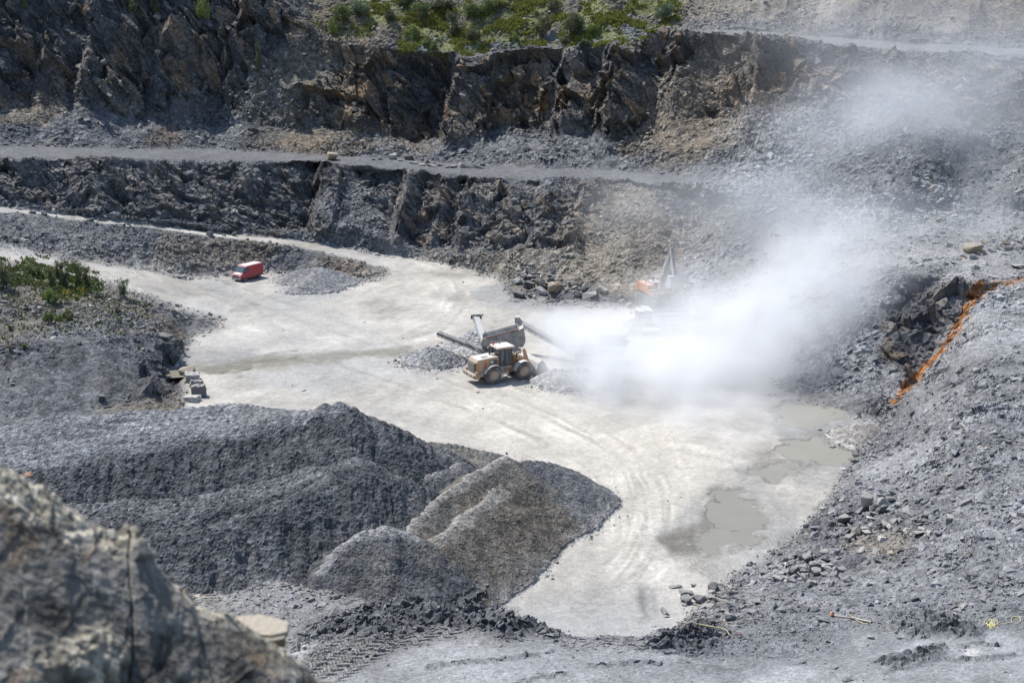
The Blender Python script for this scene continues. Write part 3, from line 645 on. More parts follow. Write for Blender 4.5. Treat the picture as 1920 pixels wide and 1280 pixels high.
M_DUSTY = ground_material('dusty_ground', .22, .13, .35, .3, .98)
M_LEDGE = ground_material('trampled_ledge', .12, .26, .5, .5, .95, fleck=.25)
mats = [M_DUSTY, M_LEDGE, M_SCREE, M_DUSTY, M_ROCK, M_SCREE, M_ROCK, M_SCREE, M_SCREE]
quads = grid_faces(NR, NC)
TERR = {}
for k, nm in enumerate(NAMES):
    q = quads[lab == k]
    used, inv = np.unique(q, return_inverse=True)
    me = mesh_np(nm, PB[used], inv.astype(np.int32), 4, False, {'col': ALB[used]})
    o = link(nm, me, mats[k]); tag(o, kind='structure'); TERR[nm] = o

# --- pick ground points by photo position
_pu, _pv, _pf = project(PB.astype(np.float64))
PBf = PB
_cell = {}
_ci = (np.floor(_pu / 8).astype(np.int64) + 1000) * 100000 + np.floor(_pv / 8).astype(np.int64) + 1000
_ord = np.argsort(_ci, kind='stable'); _cs = _ci[_ord]
def ground_at(u, v):
    """front-most ground vertex near photo position (u, v)"""
    best = None
    c = []
    for du in (-1, 0, 1):
        for dv in (-1, 0, 1):
            key = (int(math.floor(u / 8)) + 1000 + du) * 100000 + int(math.floor(v / 8)) + 1000 + dv
            a, b = np.searchsorted(_cs, [key, key + 1]); c.append(_ord[a:b])
    c = np.concatenate(c)
    if len(c) == 0: return at_z(u, v, 0.0), np.array([0, 0, 1.0])
    d = (_pu[c] - u) ** 2 + (_pv[c] - v) ** 2
    nearc = c[d < max(6.0, d.min() + 3)]
    k = nearc[np.argmin(_pf[nearc])]
    return PBf[k].astype(float), NRM[k].astype(float)

# --- muddy pools lying in the hollows of the pit floor
def water_material():
    m, nt, N, L = new_mat('muddy_water')
    out = N.new('ShaderNodeOutputMaterial'); bs = N.new('ShaderNodeBsdfPrincipled'); geo = N.new('ShaderNodeNewGeometry')
    n1 = N.new('ShaderNodeTexNoise'); n1.inputs['Scale'].default_value = .35; n1.inputs['Detail'].default_value = 4; L.new(geo.outputs['Position'], n1.inputs['Vector'])
    mx = N.new('ShaderNodeMix'); mx.data_type = 'RGBA'; mx.inputs[6].default_value = (.195, .188, .155, 1); mx.inputs[7].default_value = (.24, .23, .195, 1); L.new(n1.outputs[0], mx.inputs[0])
    L.new(mx.outputs[2], bs.inputs['Base Color']); bs.inputs['Roughness'].default_value = .2; bs.inputs['IOR'].default_value = 1.33
    n2 = N.new('ShaderNodeTexNoise'); n2.inputs['Scale'].default_value = 2.5; L.new(geo.outputs['Position'], n2.inputs['Vector'])
    bp = N.new('ShaderNodeBump'); bp.inputs['Strength'].default_value = .06; bp.inputs['Distance'].default_value = .05; L.new(n2.outputs[0], bp.inputs['Height']); L.new(bp.outputs[0], bs.inputs['Normal'])
    L.new(bs.outputs[0], out.inputs[0]); return m
M_WATER = water_material()
for q_ in POOLS:
    P4 = np.array([at_z(u, v, 0) for u, v in q_]); cpt = P4.mean(0)
    um, vm = np.mean(q_, 0); zz = np.median([ground_at(um + (u - um) * 1.5, vm + (v - vm) * 1.5)[0][2] for u, v in q_])
    ring = cpt + (P4 - cpt) * 1.45; ring[:, 2] = zz - .075
    bm = bmesh.new(); bm.faces.new([bm.verts.new(tuple(p - cpt * np.array([1, 1, 0]))) for p in ring]); bmesh.ops.recalc_face_normals(bm, faces=bm.faces[:])
    me = bpy.data.meshes.new('water'); bm.to_mesh(me); bm.free()
    if me.polygons[0].normal.z < 0: me.flip_normals()
    o = link('water', me, M_WATER); o.location = (cpt[0], cpt[1], 0); tag(o, kind='structure')
# ------------------------------------------------------------------ tipped stockpiles: each a body resting at its angle of repose below its crest lines
TOES = []
M_GRAVEL = ground_material('crushed_slate', .16, .42, .8, .9, .92, fleck=.4)
M_FINE = ground_material('fine_aggregate', .13, .34, .6, .8, .95, fleck=.3)

def crest_pts(lines, step=.7):
    """lines: list of lists of (u, v, z) -> dense world points with id along"""
    out = []; a0 = 0
    for li, ln in enumerate(lines):
        p = np.array([at_z(u, v, z) for u, v, z in ln])
        if len(p) == 1: out.append(np.concatenate([p, [[li]]], 1)); a0 += 5; continue
        L = np.concatenate([[0], np.cumsum(np.linalg.norm(np.diff(p[:, :2], axis=0), axis=1))])
        t = np.linspace(0, L[-1], max(3, int(L[-1] / step)))
        q = np.stack([np.interp(t, L, p[:, k]) for k in range(3)], -1)
        out.append(np.concatenate([q, np.full((len(q), 1), li)], 1)); a0 += L[-1] + 9
    return np.concatenate(out)

def heap(name, label, lines, zfloor, cell, rep=.70, rough=.12, rill=.25, col=(.08, .084, .092), col2=None, mat=None, group=None, rnd=.12, seed=1, top=None, lump=0.5, ntop=99):
    cp = crest_pts(lines)
    h = cp[:, 2].max() - zfloor + .6
    R = h / rep + 1.0
    x0, x1, y0, y1 = cp[:, 0].min() - R, cp[:, 0].max() + R, cp[:, 1].min() - R, cp[:, 1].max() + R
    xs, ys = np.arange(x0, x1, cell), np.arange(y0, y1, cell)
    X, Y = np.meshgrid(xs, ys); sh = X.shape; X = X.ravel(); Y = Y.ravel()
    pt = np.stack([X, Y, np.zeros_like(X)], -1).astype(F32)
    wx = fbm(pt, 3.5, 3, seed) * .55; wy = fbm(pt, 3.5, 3, seed + 50) * .55
    best = np.full(len(X), -1e9); al = np.zeros(len(X)); di = np.zeros(len(X))
    for k in range(len(cp)):
        d = np.hypot(X + wx - cp[k, 0], Y + wy - cp[k, 1])
        zz = cp[k, 2] - rep * (np.sqrt(d * d + rnd * rnd) - rnd)
        m = zz > best
        best = np.where(m, zz, best); al = np.where(m, cp[k, 3], al); di = np.where(m, d, di)
    rp = np.stack([X + wx + .25 * Y, Y * .16 + best * .1, np.full_like(X, seed)], -1).astype(F32)
    z = best + rill * np.minimum(1, di / 2.5) * ridged(rp, 1.6, 3, seed + 7) + lump * .5 * fbm(pt, 5, 3, seed + 3) + .22 * lump * fbm(pt, 1.5, 3, seed + 4) * np.minimum(1, di / 1.5 + .2)
    hf, hr, _ = facet(np.stack([X, Y, z], -1), .38, seed + 9)
    calm_ = np.where((al < ntop) & (di < 1.2) & (ntop < 99), .3, 1.0)
    z = z + calm_ * (rough * hf + rough * 1.2 * fbm(pt, .7, 3, seed + 11))
    # spread the toe
    low = z - zfloor
    z = np.where(low < .25, zfloor + .25 * np.exp(np.clip((low - .25) / .25, -6, 0)) - .1, z)
    keep = (z > zfloor - .05).reshape(sh); keep = keep[:-1, :-1] | keep[1:, 1:]
    q = grid_faces(*sh, keep)
    used, inv = np.unique(q, return_inverse=True)
    V = np.stack([X, Y, z], -1)[used].astype(F32)
    tm = V[:, 2] - zfloor < .22; TOES.append(V[tm][::max(1, int(tm.sum() / 1500))])
    o3 = V[:, :3].mean(0); o3[2] = zfloor
    C = np.tile(np.array(col, F32), (len(V), 1))
    nn = fbm(V, 6, 4, seed + 20); n1 = fbm(V, 1.3, 3, seed + 21)
    if col2 is not None: C = mixc(C, np.array(col2, F32), sstep(-.25, .3, nn + .25 * n1))
    if top is not None:  # pale tops: the track on the big heap, painted sunlit rims on others
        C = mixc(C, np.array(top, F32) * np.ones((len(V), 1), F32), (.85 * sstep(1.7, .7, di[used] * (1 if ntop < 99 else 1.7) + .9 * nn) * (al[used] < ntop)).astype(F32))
    toe = np.exp(-np.clip(V[:, 2] - zfloor, 0, 9) / .32).astype(F32) * (zfloor < .5)
    C = mixc(C, np.array([.33, .325, .31], F32), np.clip(1.15 * toe, 0, .95) * sstep(-.5, .3, nn + .5))
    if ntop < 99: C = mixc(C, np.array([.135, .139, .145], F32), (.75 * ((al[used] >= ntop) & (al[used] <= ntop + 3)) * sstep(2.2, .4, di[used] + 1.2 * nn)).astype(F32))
    C = np.clip(C * (1 + .22 * nn + .30 * n1 + .5 * (hr[used] - .5))[:, None], .01, .6)
    me = mesh_np(name, V - o3, inv.astype(np.int32), 4, False, {'col': C})
    o = link(name, me, mat or M_GRAVEL); o.location = o3
    tag(o, label, 'gravel heap', group)
    return o

def lerp_lines(a, b, n):
    a = np.array(a, float); b = np.array(b, float)
    return [list(map(tuple, a + (b - a) * t)) for t in np.linspace(0, 1, n)]

back = [(-300, 805, 9.2), (0, 798, 9), (110, 780, 9), (250, 770, 9), (340, 765, 9.2), (430, 755, 9.4), (530, 768, 9.7), (590, 765, 10)]
front = [(-300, 890, 8.4), (0, 864, 8.5), (100, 854, 8.5), (250, 830, 8.6), (370, 806, 8.8), (480, 790, 9.3), (550, 777, 9.8), (600, 768, 10.1)]
big_lines = lerp_lines(back, front, 7) + [[(590, 765, 10.2), (622, 748, 10.9), (640, 752, 10.7), (655, 768, 10)]]
NTOP = 8
big_lines += lerp_lines([(0, 948, 5.9), (200, 942, 6.0), (380, 925, 6.3), (500, 903, 6.7), (610, 872, 7.5), (670, 856, 8.0)], [(0, 985, 5.9), (200, 985, 6.0), (360, 965, 6.2), (485, 935, 6.6), (610, 890, 7.4), (680, 862, 8.0)], 5) + [[(-60, 1020, 6.6), (150, 1024, 6.7), (330, 1006, 7.2), (400, 985, 7.6), (480, 958, 7.8), (560, 930, 8.2), (640, 884, 8.8), (690, 866, 8.8)]]

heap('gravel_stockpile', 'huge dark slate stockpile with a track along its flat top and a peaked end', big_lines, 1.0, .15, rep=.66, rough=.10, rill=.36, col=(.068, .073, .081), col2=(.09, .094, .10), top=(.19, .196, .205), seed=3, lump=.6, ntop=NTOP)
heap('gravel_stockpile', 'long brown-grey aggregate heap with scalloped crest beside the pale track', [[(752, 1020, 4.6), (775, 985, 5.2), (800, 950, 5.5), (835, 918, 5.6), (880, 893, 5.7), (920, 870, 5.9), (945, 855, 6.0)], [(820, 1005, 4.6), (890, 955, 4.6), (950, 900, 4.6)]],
     0, .11, rep=.68, rough=.05, rill=.06, col=(.125, .113, .096), col2=(.108, .104, .098), top=(.25, .24, .222), mat=M_FINE, seed=11, lump=.35)  # pale crest colour paints the sunlit rim of the tipped lobes
heap('gravel_stockpile', 'dark heap with a pale arched rim at the foot of the big stockpile', [[(606, 1062, 4.9), (640, 1020, 6), (680, 995, 6.4), (725, 986, 6.4), (765, 1000, 5.6)]], 1.5, .1, rep=.72, rough=.06, rill=.12, col=(.088, .092, .099), col2=(.105, .104, .1), top=(.26, .26, .258), mat=M_FINE, seed=17, lump=.5)  # rim lightened in colour to paint a sunlit ridge
heap('gravel_stockpile', 'smooth grey heap ending the row of stockpiles beside the pale track', [[(985, 860, 5.2), (1035, 868, 4.2), (1078, 884, 2.8)]], 0, .11, rep=.66, rough=.05, rill=.1, col=(.14, .143, .148), col2=(.12, .122, .128), mat=M_FINE, seed=19, lump=.5)
heap('gravel_stockpile', 'low flat-topped brownish heap behind the scalloped brown aggregate heap', [[(780, 826, 2.6), (850, 832, 2.3), (920, 848, 1.7)], [(790, 838, 2.7), (850, 846, 2.4)]], 0, .12, rep=.55, rough=.05, rill=.05, col=(.155, .146, .13), col2=(.125, .122, .116), mat=M_FINE, seed=23, lump=.4)
heap('gravel_stockpile', 'small dark-sided grey heap tucked between the peaked stockpile and the scalloped crest', [[(806, 888, 5.0), (840, 880, 4.6), (868, 866, 3.9)]], 0, .11, rep=.72, rough=.06, rill=.1, col=(.10, .104, .11), top=(.19, .19, .19), mat=M_FINE, seed=29, lump=.4)
heap('gravel_heap', 'grey chippings heap with a bright ridge beside the red van', [[(560, 503, 2.2), (600, 500, 2.7), (640, 510, 1.8)], [(592, 512, 2.5), (560, 535, 1.2)]], 0, .13, rep=.55, rough=.05, rill=.08, col=(.205, .207, .21), col2=(.17, .174, .18), mat=M_FINE, seed=31, lump=.4)
heap('gravel_heap', 'grey stone heap under the end of the long side conveyor', [[(800, 648, 2.1), (826, 652, 2.0)]], 0, .11, rep=.55, rough=.07, rill=.08, col=(.29, .293, .296), col2=(.16, .165, .172), mat=M_GRAVEL, seed=37, lump=.4)
heap('gravel_heap', 'pale stone cone under the upright pale conveyor behind the screening machine', [[(893, 612, 3.1)]], 0, .12, rep=.66, rough=.06, rill=.08, col=(.29, .293, .296), mat=M_GRAVEL, seed=41, lump=.3)
heap('gravel_heap', 'loose grey heap that the wheel loader digs its bucket into', [[(1040, 692, 1.7), (1100, 690, 2.1)]], 0, .11, rep=.5, rough=.05, rill=.06, col=(.27, .272, .276), col2=(.22, .225, .23), mat=M_FINE, seed=43, lump=.5)
heap('gravel_heap', 'small pinkish-grey mound beside the muddy pools under the rust-stained gully', [[(1625, 790, 1.9)]], 0, .11, rep=.5, rough=.04, rill=.05, col=(.20, .188, .178), mat=M_FINE, seed=47, lump=.3)
heap('gravel_heap', 'little dark cone of chippings among the tan rubble', [[(1607, 1040, 4.4), (1622, 1042, 4.3)]], 2.2, .09, rep=.62, rough=.05, rill=.05, col=(.10, .104, .112), mat=M_FINE, seed=53, lump=.3)
# ------------------------------------------------------------------ broken slate: shapes
def rock_shape(seed, slab=1.0, pts=14):
    r = np.random.default_rng(seed)
    bm = bmesh.new()
    P = r.normal(0, 1, (pts, 3)); P /= np.linalg.norm(P, axis=1)[:, None]
    P *= r.uniform(.75, 1.1, (pts, 1)); P = np.sign(P) * np.abs(P) ** .75     # boxier than a ball: split along cleavage
    P[:, 2] *= slab; P[:, 0] *= r.uniform(1, 1.5)
    for p in P: bm.verts.new(p)
    res = bmesh.ops.convex_hull(bm, input=bm.verts[:])
    junk = list({g for g in res['geom_interior'] + res['geom_unused'] if isinstance(g, bmesh.types.BMVert)})
    if junk: bmesh.ops.delete(bm, geom=junk, context='VERTS')
    bmesh.ops.dissolve_limit(bm, angle_limit=.2, verts=bm.verts[:], edges=bm.edges[:])
    bmesh.ops.triangulate(bm, faces=bm.faces[:])
    bm.verts.ensure_lookup_table()
    V = np.array([v.co[:] for v in bm.verts]); Fc = np.array([[v.index for v in f.verts] for f in bm.faces])
    bm.free()
    return V / np.abs(V).max(), Fc

def boulder_mesh(name, seed, slab=.7, pts=16):
    V, Fc = rock_shape(seed, slab, pts)
    bm = bmesh.new()
    vs_ = [bm.verts.new(p) for p in V]
    for f in Fc: bm.faces.new([vs_[i] for i in f])
    bmesh.ops.dissolve_limit(bm, angle_limit=.15, verts=bm.verts[:], edges=bm.edges[:])
    bmesh.ops.bevel(bm, geom=bm.edges[:], offset=.05, segments=1, affect='EDGES', clamp_overlap=True)
    bmesh.ops.triangulate(bm, faces=bm.faces[:])
    bmesh.ops.subdivide_edges(bm, edges=bm.edges[:], cuts=2, use_grid_fill=True)
    r = np.random.default_rng(seed + 900)
    co = np.array([v.co[:] for v in bm.verts], F32)
    nn = .07 * fbm(co + seed * 3.1, .55, 3, seed) + .03 * fbm(co * np.array([1, 1, 4], F32) + seed, .5, 2, seed + 5)
    for v, k in zip(bm.verts, nn): v.co *= 1 + float(k)
    me = bpy.data.meshes.new(name); bm.to_mesh(me); bm.free()
    return me

def stone_material(name, base, alt, dusty, patch=(.24, .17, .10), patchw=.3):
    m, nt, N, L = new_mat(name)
    out = N.new('ShaderNodeOutputMaterial'); bs = N.new('ShaderNodeBsdfPrincipled')
    tc = N.new('ShaderNodeTexCoord'); oi = N.new('ShaderNodeObjectInfo')
    add = N.new('ShaderNodeVectorMath'); add.operation = 'ADD'; L.new(tc.outputs['Object'], add.inputs[0])
    cmb = N.new('ShaderNodeCombineXYZ'); mul = N.new('ShaderNodeMath'); mul.operation = 'MULTIPLY'; mul.inputs[1].default_value = 37
    L.new(oi.outputs['Random'], mul.inputs[0]); L.new(mul.outputs[0], cmb.inputs[0]); L.new(mul.outputs[0], cmb.inputs[2]); L.new(cmb.outputs[0], add.inputs[1])
    n1 = N.new('ShaderNodeTexNoise'); n1.inputs['Scale'].default_value = 1.3; n1.inputs['Detail'].default_value = 6; L.new(add.outputs[0], n1.inputs['Vector'])
    n2 = N.new('ShaderNodeTexNoise'); n2.inputs['Scale'].default_value = 5; n2.inputs['Detail'].default_value = 4; L.new(add.outputs[0], n2.inputs['Vector'])
    mx = N.new('ShaderNodeMix'); mx.data_type = 'RGBA'; mx.inputs[6].default_value = (*base, 1); mx.inputs[7].default_value = (*alt, 1); L.new(n2.outputs[0], mx.inputs[0])
    mr = N.new('ShaderNodeMapRange'); mr.inputs[1].default_value = .52; mr.inputs[2].default_value = .68; mr.inputs[4].default_value = patchw; L.new(n1.outputs[0], mr.inputs[0])
    m2 = N.new('ShaderNodeMix'); m2.data_type = 'RGBA'; m2.inputs[7].default_value = (*patch, 1); L.new(mr.outputs[0], m2.inputs[0]); L.new(mx.outputs[2], m2.inputs[6])
    br = N.new('ShaderNodeMapRange'); br.inputs[3].default_value = .65; br.inputs[4].default_value = 1.45; L.new(oi.outputs['Random'], br.inputs[0])
    sc = N.new('ShaderNodeVectorMath'); sc.operation = 'SCALE'; L.new(m2.outputs[2], sc.inputs[0]); L.new(br.outputs[0], sc.inputs['Scale'])
    geo = N.new('ShaderNodeNewGeometry'); sx = N.new('ShaderNodeSeparateXYZ'); L.new(geo.outputs['Normal'], sx.inputs[0])
    up = N.new('ShaderNodeMapRange'); up.inputs[1].default_value = .45; up.inputs[2].default_value = .95; up.inputs[4].default_value = dusty; L.new(sx.outputs[2], up.inputs[0])
    m3 = N.new('ShaderNodeMix'); m3.data_type = 'RGBA'; m3.inputs[7].default_value = (.36, .355, .34, 1); L.new(up.outputs[0], m3.inputs[0]); L.new(sc.outputs[0], m3.inputs[6])
    L.new(m3.outputs[2], bs.inputs['Base Color']); bs.inputs['Roughness'].default_value = .85; bs.inputs['Specular IOR Level'].default_value = .3
    bp = N.new('ShaderNodeBump'); bp.inputs['Strength'].default_value = .4; bp.inputs['Distance'].default_value = .1; L.new(n2.outputs[0], bp.inputs['Height']); L.new(bp.outputs[0], bs.inputs['Normal'])
    L.new(bs.outputs[0], out.inputs[0])
    return m
M_STONE = stone_material('slate_boulder', (.10, .105, .112), (.17, .172, .175), .45)
M_STONE_PALE = stone_material('pale_boulder', (.24, .235, .22), (.34, .33, .31), .6, (.36, .29, .2), .4)
M_STONE_TAN = stone_material('tan_boulder', (.27, .21, .145), (.20, .165, .125), .4, (.3, .2, .1), .4)
M_STONE_DARK = stone_material('dark_boulder', (.055, .058, .064), (.09, .092, .096), .25)

# --- loose rubble lying on the slopes: uncountable, merged per area
SHAPES = [rock_shape(100 + i, s, p) for i, (s, p) in enumerate([(.35, 9), (.5, 9), (.7, 10), (.3, 8), (.6, 10), (.8, 11), (.25, 8), (.45, 10)])]
def rubble_colours(n, r, mode):
    b = r.uniform(.12, .25, n) if mode == 'grey' else (r.uniform(.15, .28, n) if mode == 'pale' else r.uniform(.07, .2, n))
    C = np.stack([b * .97, b * 1.0, b * 1.04], -1)
    t = r.random(n) < .12
    C[t] *= np.array([1.25, 1.0, .75])
    return C.astype(F32)

def scatter(name, label, mask, n, smin, smax, power, mode, seed, sink=.25, grow=1.0, at=None):
    r = np.random.default_rng(seed)
    if at is None:
        p = mask * AREA
        p = p / p.sum()
        k = r.choice(len(p), n, p=p)
        pos = PBf[k] + r.normal(0, .12, (n, 3)) * np.array([1, 1, 0])
        NRK, ALK = NRM[k], ALB[k]
    else:
        pos = at[r.integers(0, len(at), n)] + r.normal(0, .55, (n, 3)) * np.array([1, 1, 0]); pos[:, 2] = np.maximum(pos[:, 2], .02)
        NRK = np.tile([0, 0, 1.0], (n, 1)); ALK = np.tile(c3(.16, .16, .16), (n, 1))
    size = smin * (1 - r.random(n)) ** (-1 / power); size = np.minimum(size, smax) * grow
    nrm = NRK + r.normal(0, .35, (n, 3)); nrm /= np.linalg.norm(nrm, axis=1)[:, None]
    tz = nrm; tx = np.cross(tz, r.normal(0, 1, (n, 3))); tx /= np.linalg.norm(tx, axis=1)[:, None]; ty = np.cross(tz, tx)
    R = np.stack([tx, ty, tz], -1) * size[:, None, None] * r.uniform(.7, 1.15, (n, 1, 3))
    cc = rubble_colours(n, r, mode) * .4 + ALK * (.6 * r.uniform(.9, 1.8, (n, 1)))
    Vs, Fs, Cs = [], [], []; off = 0
    for si, (V, Fc) in enumerate(SHAPES):
        m = np.where(np.arange(n) % len(SHAPES) == si)[0]
        W = np.einsum('nij,vj->nvi', R[m], V) + (pos[m] + nrm[m] * (size[m] * (.3 - sink))[:, None])[:, None]
        Vs.append(W.reshape(-1, 3)); Cs.append(np.repeat(cc[m], len(V), 0))
        Fs.append((Fc[None] + (np.arange(len(m)) * len(V))[:, None, None] + off).reshape(-1)); off += len(m) * len(V)
    me = mesh_np(name, np.concatenate(Vs), np.concatenate(Fs), 3, False, {'col': np.concatenate(Cs)})
    o = link(name, me, M_RUB); tag(o, label, 'rubble', kind='stuff')
    return o
M_RUB = ground_material('loose_rubble', .2, .22, .4, .6, .85)
_a = np.linalg.norm(np.cross(np.gradient(PBg, axis=1).reshape(-1, 3), np.gradient(PBg, axis=0).reshape(-1, 3)), axis=1)
inframe = ((_pu > -30) & (_pu < 1950) & (_pv > -20) & (_pv < 1300)).astype(F32)
AREA = np.minimum(_a, 1.5) * inframe
talus_up = band(LN['N'], LN['O'] + .2, .1) * (1 - sstep(1350, 1450, GU)); talus_low = band(LN['K'] - .1, LN['L'] - .15, .1) * (1 - sstep(1250, 1350, GU))
clumpy = sstep(-.2, .35, fbm(PB, 7, 3, 200)); clumpy2 = sstep(-.05, .35, fbm(PB, 3.2, 3, 210))
scree_m = inpoly([(1240, 560), (1330, 480), (1300, 330), (1380, 220), (1960, 120), (1960, 560), (1850, 545), (1740, 510), (1640, 560), (1640, 700), (1440, 740), (1380, 640), (1300, 590)], 20) * (1 - smooth_ * .9) * (1 - .7 * w_wall) * (1 - np.clip(2 * wsd, 0, 1))
nearR = inpoly([(1300, 1150), (1420, 1060), (1500, 1000), (1600, 860), (1680, 740), (1860, 560), (1960, 540), (1960, 1160), (1640, 1160), (1400, 1190)], 12) * (1 - clod) * (1 - np.clip(2 * wsd, 0, 1))
leftb = (inpoly([(0, 408), (150, 422), (320, 440), (420, 460), (480, 480), (400, 520), (340, 515), (200, 490), (0, 460)], 6) + inpoly([(-20, 520), (180, 530), (330, 600), (320, 625), (0, 640)], 8) + .35 * inpoly([(0, 650), (320, 630), (320, 740), (0, 780)], 8) + .5 * inpoly([(420, 455), (700, 510), (700, 525), (500, 520)], 6))
rest = np.clip(w_rub + .25 * w_rock * (1 - w_low), 0, 1)
scatter('rubble', 'loose grey slate rubble strewn over the dusty scree slope', (1 - .8 * w_sm) * scree_m * (.12 + clumpy * (.3 + clumpy2)), 42000, .11, .75, 2.5, 'pale', 1)
scatter('rubble', 'broken slate rubble covering the hillside beside the rust-stained gully', (1 - .8 * w_sm) * nearR * (.10 + clumpy * clumpy2), 34000, .065, .55, 2.2, 'grey', 2)
scatter('rubble', 'rubble and stones at the foot of the tall rock face along the bench road', (talus_up + .05 * w_up + .2 * band(LN['O'], LN['P'], .1) * ap) * (.12 + clumpy * (.3 + clumpy2)), 16000, .11, .8, 2.4, 'grey', 3)
scatter('rubble', 'rubble at the foot of the lower rock face', (talus_low + .02 * w_low + .25 * ap * band(LN['K'], LN['M'], .1)) * (.12 + clumpy * (.3 + clumpy2)), 9000, .11, .7, 2.4, 'grey', 4)
scatter('rubble', 'stones strewn over the grassy bank and the spoil bank between the haul roads', leftb * (1 - .85 * w_sm) * (.15 + clumpy * (.3 + clumpy2)), 15000, .08, .5, 2.4, 'grey', 5)
scatter('rubble', 'stones scattered over the high slope above the rock face', (1 - .8 * w_sm) * band(LN['P'], LN['R'] + .3, .1) * (1 - w_uproad) * (.2 + clumpy), 7000, .13, .7, 2.4, 'grey', 6)
edge = np.clip(w_floor * (1 - w_floor) * 4, 0, 1) + .03 * w_floor * sstep(.25, .5, fbm(PB, 6, 3, 230))
scatter('rubble', 'small stones along the margins of the pit floor and roads', edge, 6000, .08, .5, 2.2, 'pale', 7)
scatter('rubble', 'fine stones on the near ledge and its broken edge', band(LN['A'], LN['D'], .1) * (1 - w_track * .93) * (.15 + clumpy) * (1 - nearR), 12000, .06, .4, 2.4, 'dark', 8)
scatter('rubble', 'stray stones rolled out around the feet of the stockpiles', None, 5000, .05, .32, 2.3, 'grey', 9, at=np.concatenate(TOES).astype(float))
# ------------------------------------------------------------------ the rock outcrop close to the camera
def outcrop():
    us = np.linspace(-260, 700, 420)
    crest = np.array([(-260, 800), (-60, 850), (0, 868), (30, 882), (60, 902), (85, 905), (120, 945), (150, 965), (185, 985), (215, 994), (236, 994), (250, 1012), (285, 1050), (320, 1085), (345, 1105), (360, 1130), (400, 1145), (425, 1148), (455, 1168), (500, 1196), (545, 1226), (575, 1256), (605, 1290), (640, 1330), (700, 1390)], float)
    vc = np.interp(us, crest[:, 0], crest[:, 1]) + np.interp(us, [-200, 100, 400, 700], [-6, -6, -6, -6])
    sc_ = 6.9 + (us - 100) / 600 * .9                       # ridge runs slightly away to the right
    dirn = ray(us, vc); CR = CAM + dirn * sc_[:, None]
    out = np.array([.35, -.80, 0]); out /= np.linalg.norm(out)
    rows = []
    for k in range(300):
        t = k / 299.0; d = t * 2.6
        rows.append(CR + np.array([0, 0, -1]) * d * .62 + out * (d * .80 + .12 * math.sin(min(d, .25) / .25 * 1.57)))
    backr = []
    for k in range(1, 60):
        t = k / 59.0
        backr.append(CR + np.array([.10, .45, -.75]) * t * 3.2)
    Gk = np.array(backr[::-1] + rows)                        # back foot .. crest .. front foot
    nb = len(backr)
    Gk = blur_axis(Gk, 2.2, 0)
    R_, C_ = Gk.shape[:2]
    n = normals(blur_axis(blur_axis(Gk, 4, 0), 6, 1)).reshape(-1, 3)
    if (n.reshape(R_, C_, 3)[nb + 80] @ out).mean() < 0: n = -n
    P = Gk.reshape(-1, 3)
    L = (P - CAM).astype(F32)
    SLc = np.array([[.80, .15, .55], [-.25, .95, .1], [-.52, -.2, .83]], F32); q = L @ SLc.T
    plates = q * np.array([.35, 1, 1.8], F32)
    hf, rc, ck = facet(plates, .42, 5); hf2, rc2, ck2 = facet(plates, .13, 6)
    rr = np.repeat(np.arange(R_), C_)
    depth = np.abs(rr - nb)
    puc = np.tile(us, R_)
    top = 1 - sstep(.5, 1.0, np.where(rr < nb, 0, rr - nb) / np.interp(puc, [-100, 60, 140, 230, 300, 420, 470, 700], [34, 30, 26, 12, 5, 9, 8, 4]) + .7 * fbm(L, .18, 3, 8))
    nug = 1 - sstep(.5, 1.0, np.hypot((project(P)[0] - 165) / 85, (project(P)[1] - 1235) / 70) + .4 * fbm(L, .12, 3, 9))
    grit = np.clip(top + nug, 0, 1)
    hg, rg, _ = facet(L, .035, 7); hg2, rg2, _ = facet(L, .075, 17)
    str_ = np.stack([L[:, 0] * .78 - L[:, 2] * .62, L[:, 1] * .3, L[:, 0] * .62 + L[:, 2] * .78], -1)   # cleavage trace runs down to the right
    st = fbm(str_ * np.array([.22, 1, 1.6], F32), .10, 4, 31, .6)
    calm = sstep(-6, 60, rr - nb) * .8 + .2
    d = .012 * st + calm * (.026 * fbm(q, .9, 2, 3) + .010 * hf * (1 - .6 * grit)) + .003 * hf2 * (1 - grit) + grit * (.010 * hg + .010 * hg2) + .06 * nug + .003 * fbm(plates, .08, 3, 4)
    # a vertical joint through the face
    pu, pv, _ = project(P)
    jl = np.interp(pv, [980, 1060, 1130, 1200, 1280], [236, 243, 247, 252, 246]); d = d - .03 * np.exp(-((pu - jl) / 2.0) ** 2) * (pv > 975)
    ov = sstep(0, 1, 1 - np.abs((pu - 258 - (pv - 1035) * .6) / 26)) * (np.abs(pv - 1025) < 26); d = d + .05 * ov
    P = P + n * d[:, None]
    A = np.tile(c3(.118, .111, .099), (len(P), 1))
    A = A * (1 + 1.35 * st + .25 * (rc2 - .5))[:, None]
    A = mixc(A, c3(.185, .178, .165), .6 * sstep(.0, .4, fbm(str_ * np.array([.3, 1, 1.25], F32), .34, 3, 33)))
    A = mixc(A, c3(.19, .165, .12), .5 * sstep(.12, .4, fbm(str_ * np.array([.4, 1, 1], F32), .3, 3, 35)))
    A = mixc(A, c3(.23, .13, .06), .3 * sstep(.32, .5, fbm(q, .2, 3, 37)))
    A = mixc(A, c3(.07, .07, .068), .65 * sstep(.05, .35, fbm(str_ * np.array([.3, 1, 1.25], F32), .3, 3, 39)))
    A = mixc(A, c3(.34, .31, .25) * (.40 + 1.2 * rg)[:, None], .85 * grit)
    veins = (np.abs(((pu + 14 * fbm(L, .15, 3, 44)) - np.interp(pv, [900, 1280], [45, 52]))) < 3.2) * (pv > 1030) + (np.abs(pu + 10 * fbm(L, .1, 3, 45) - 75) < 2.2) * (pv > 930) * (pv < 1010)
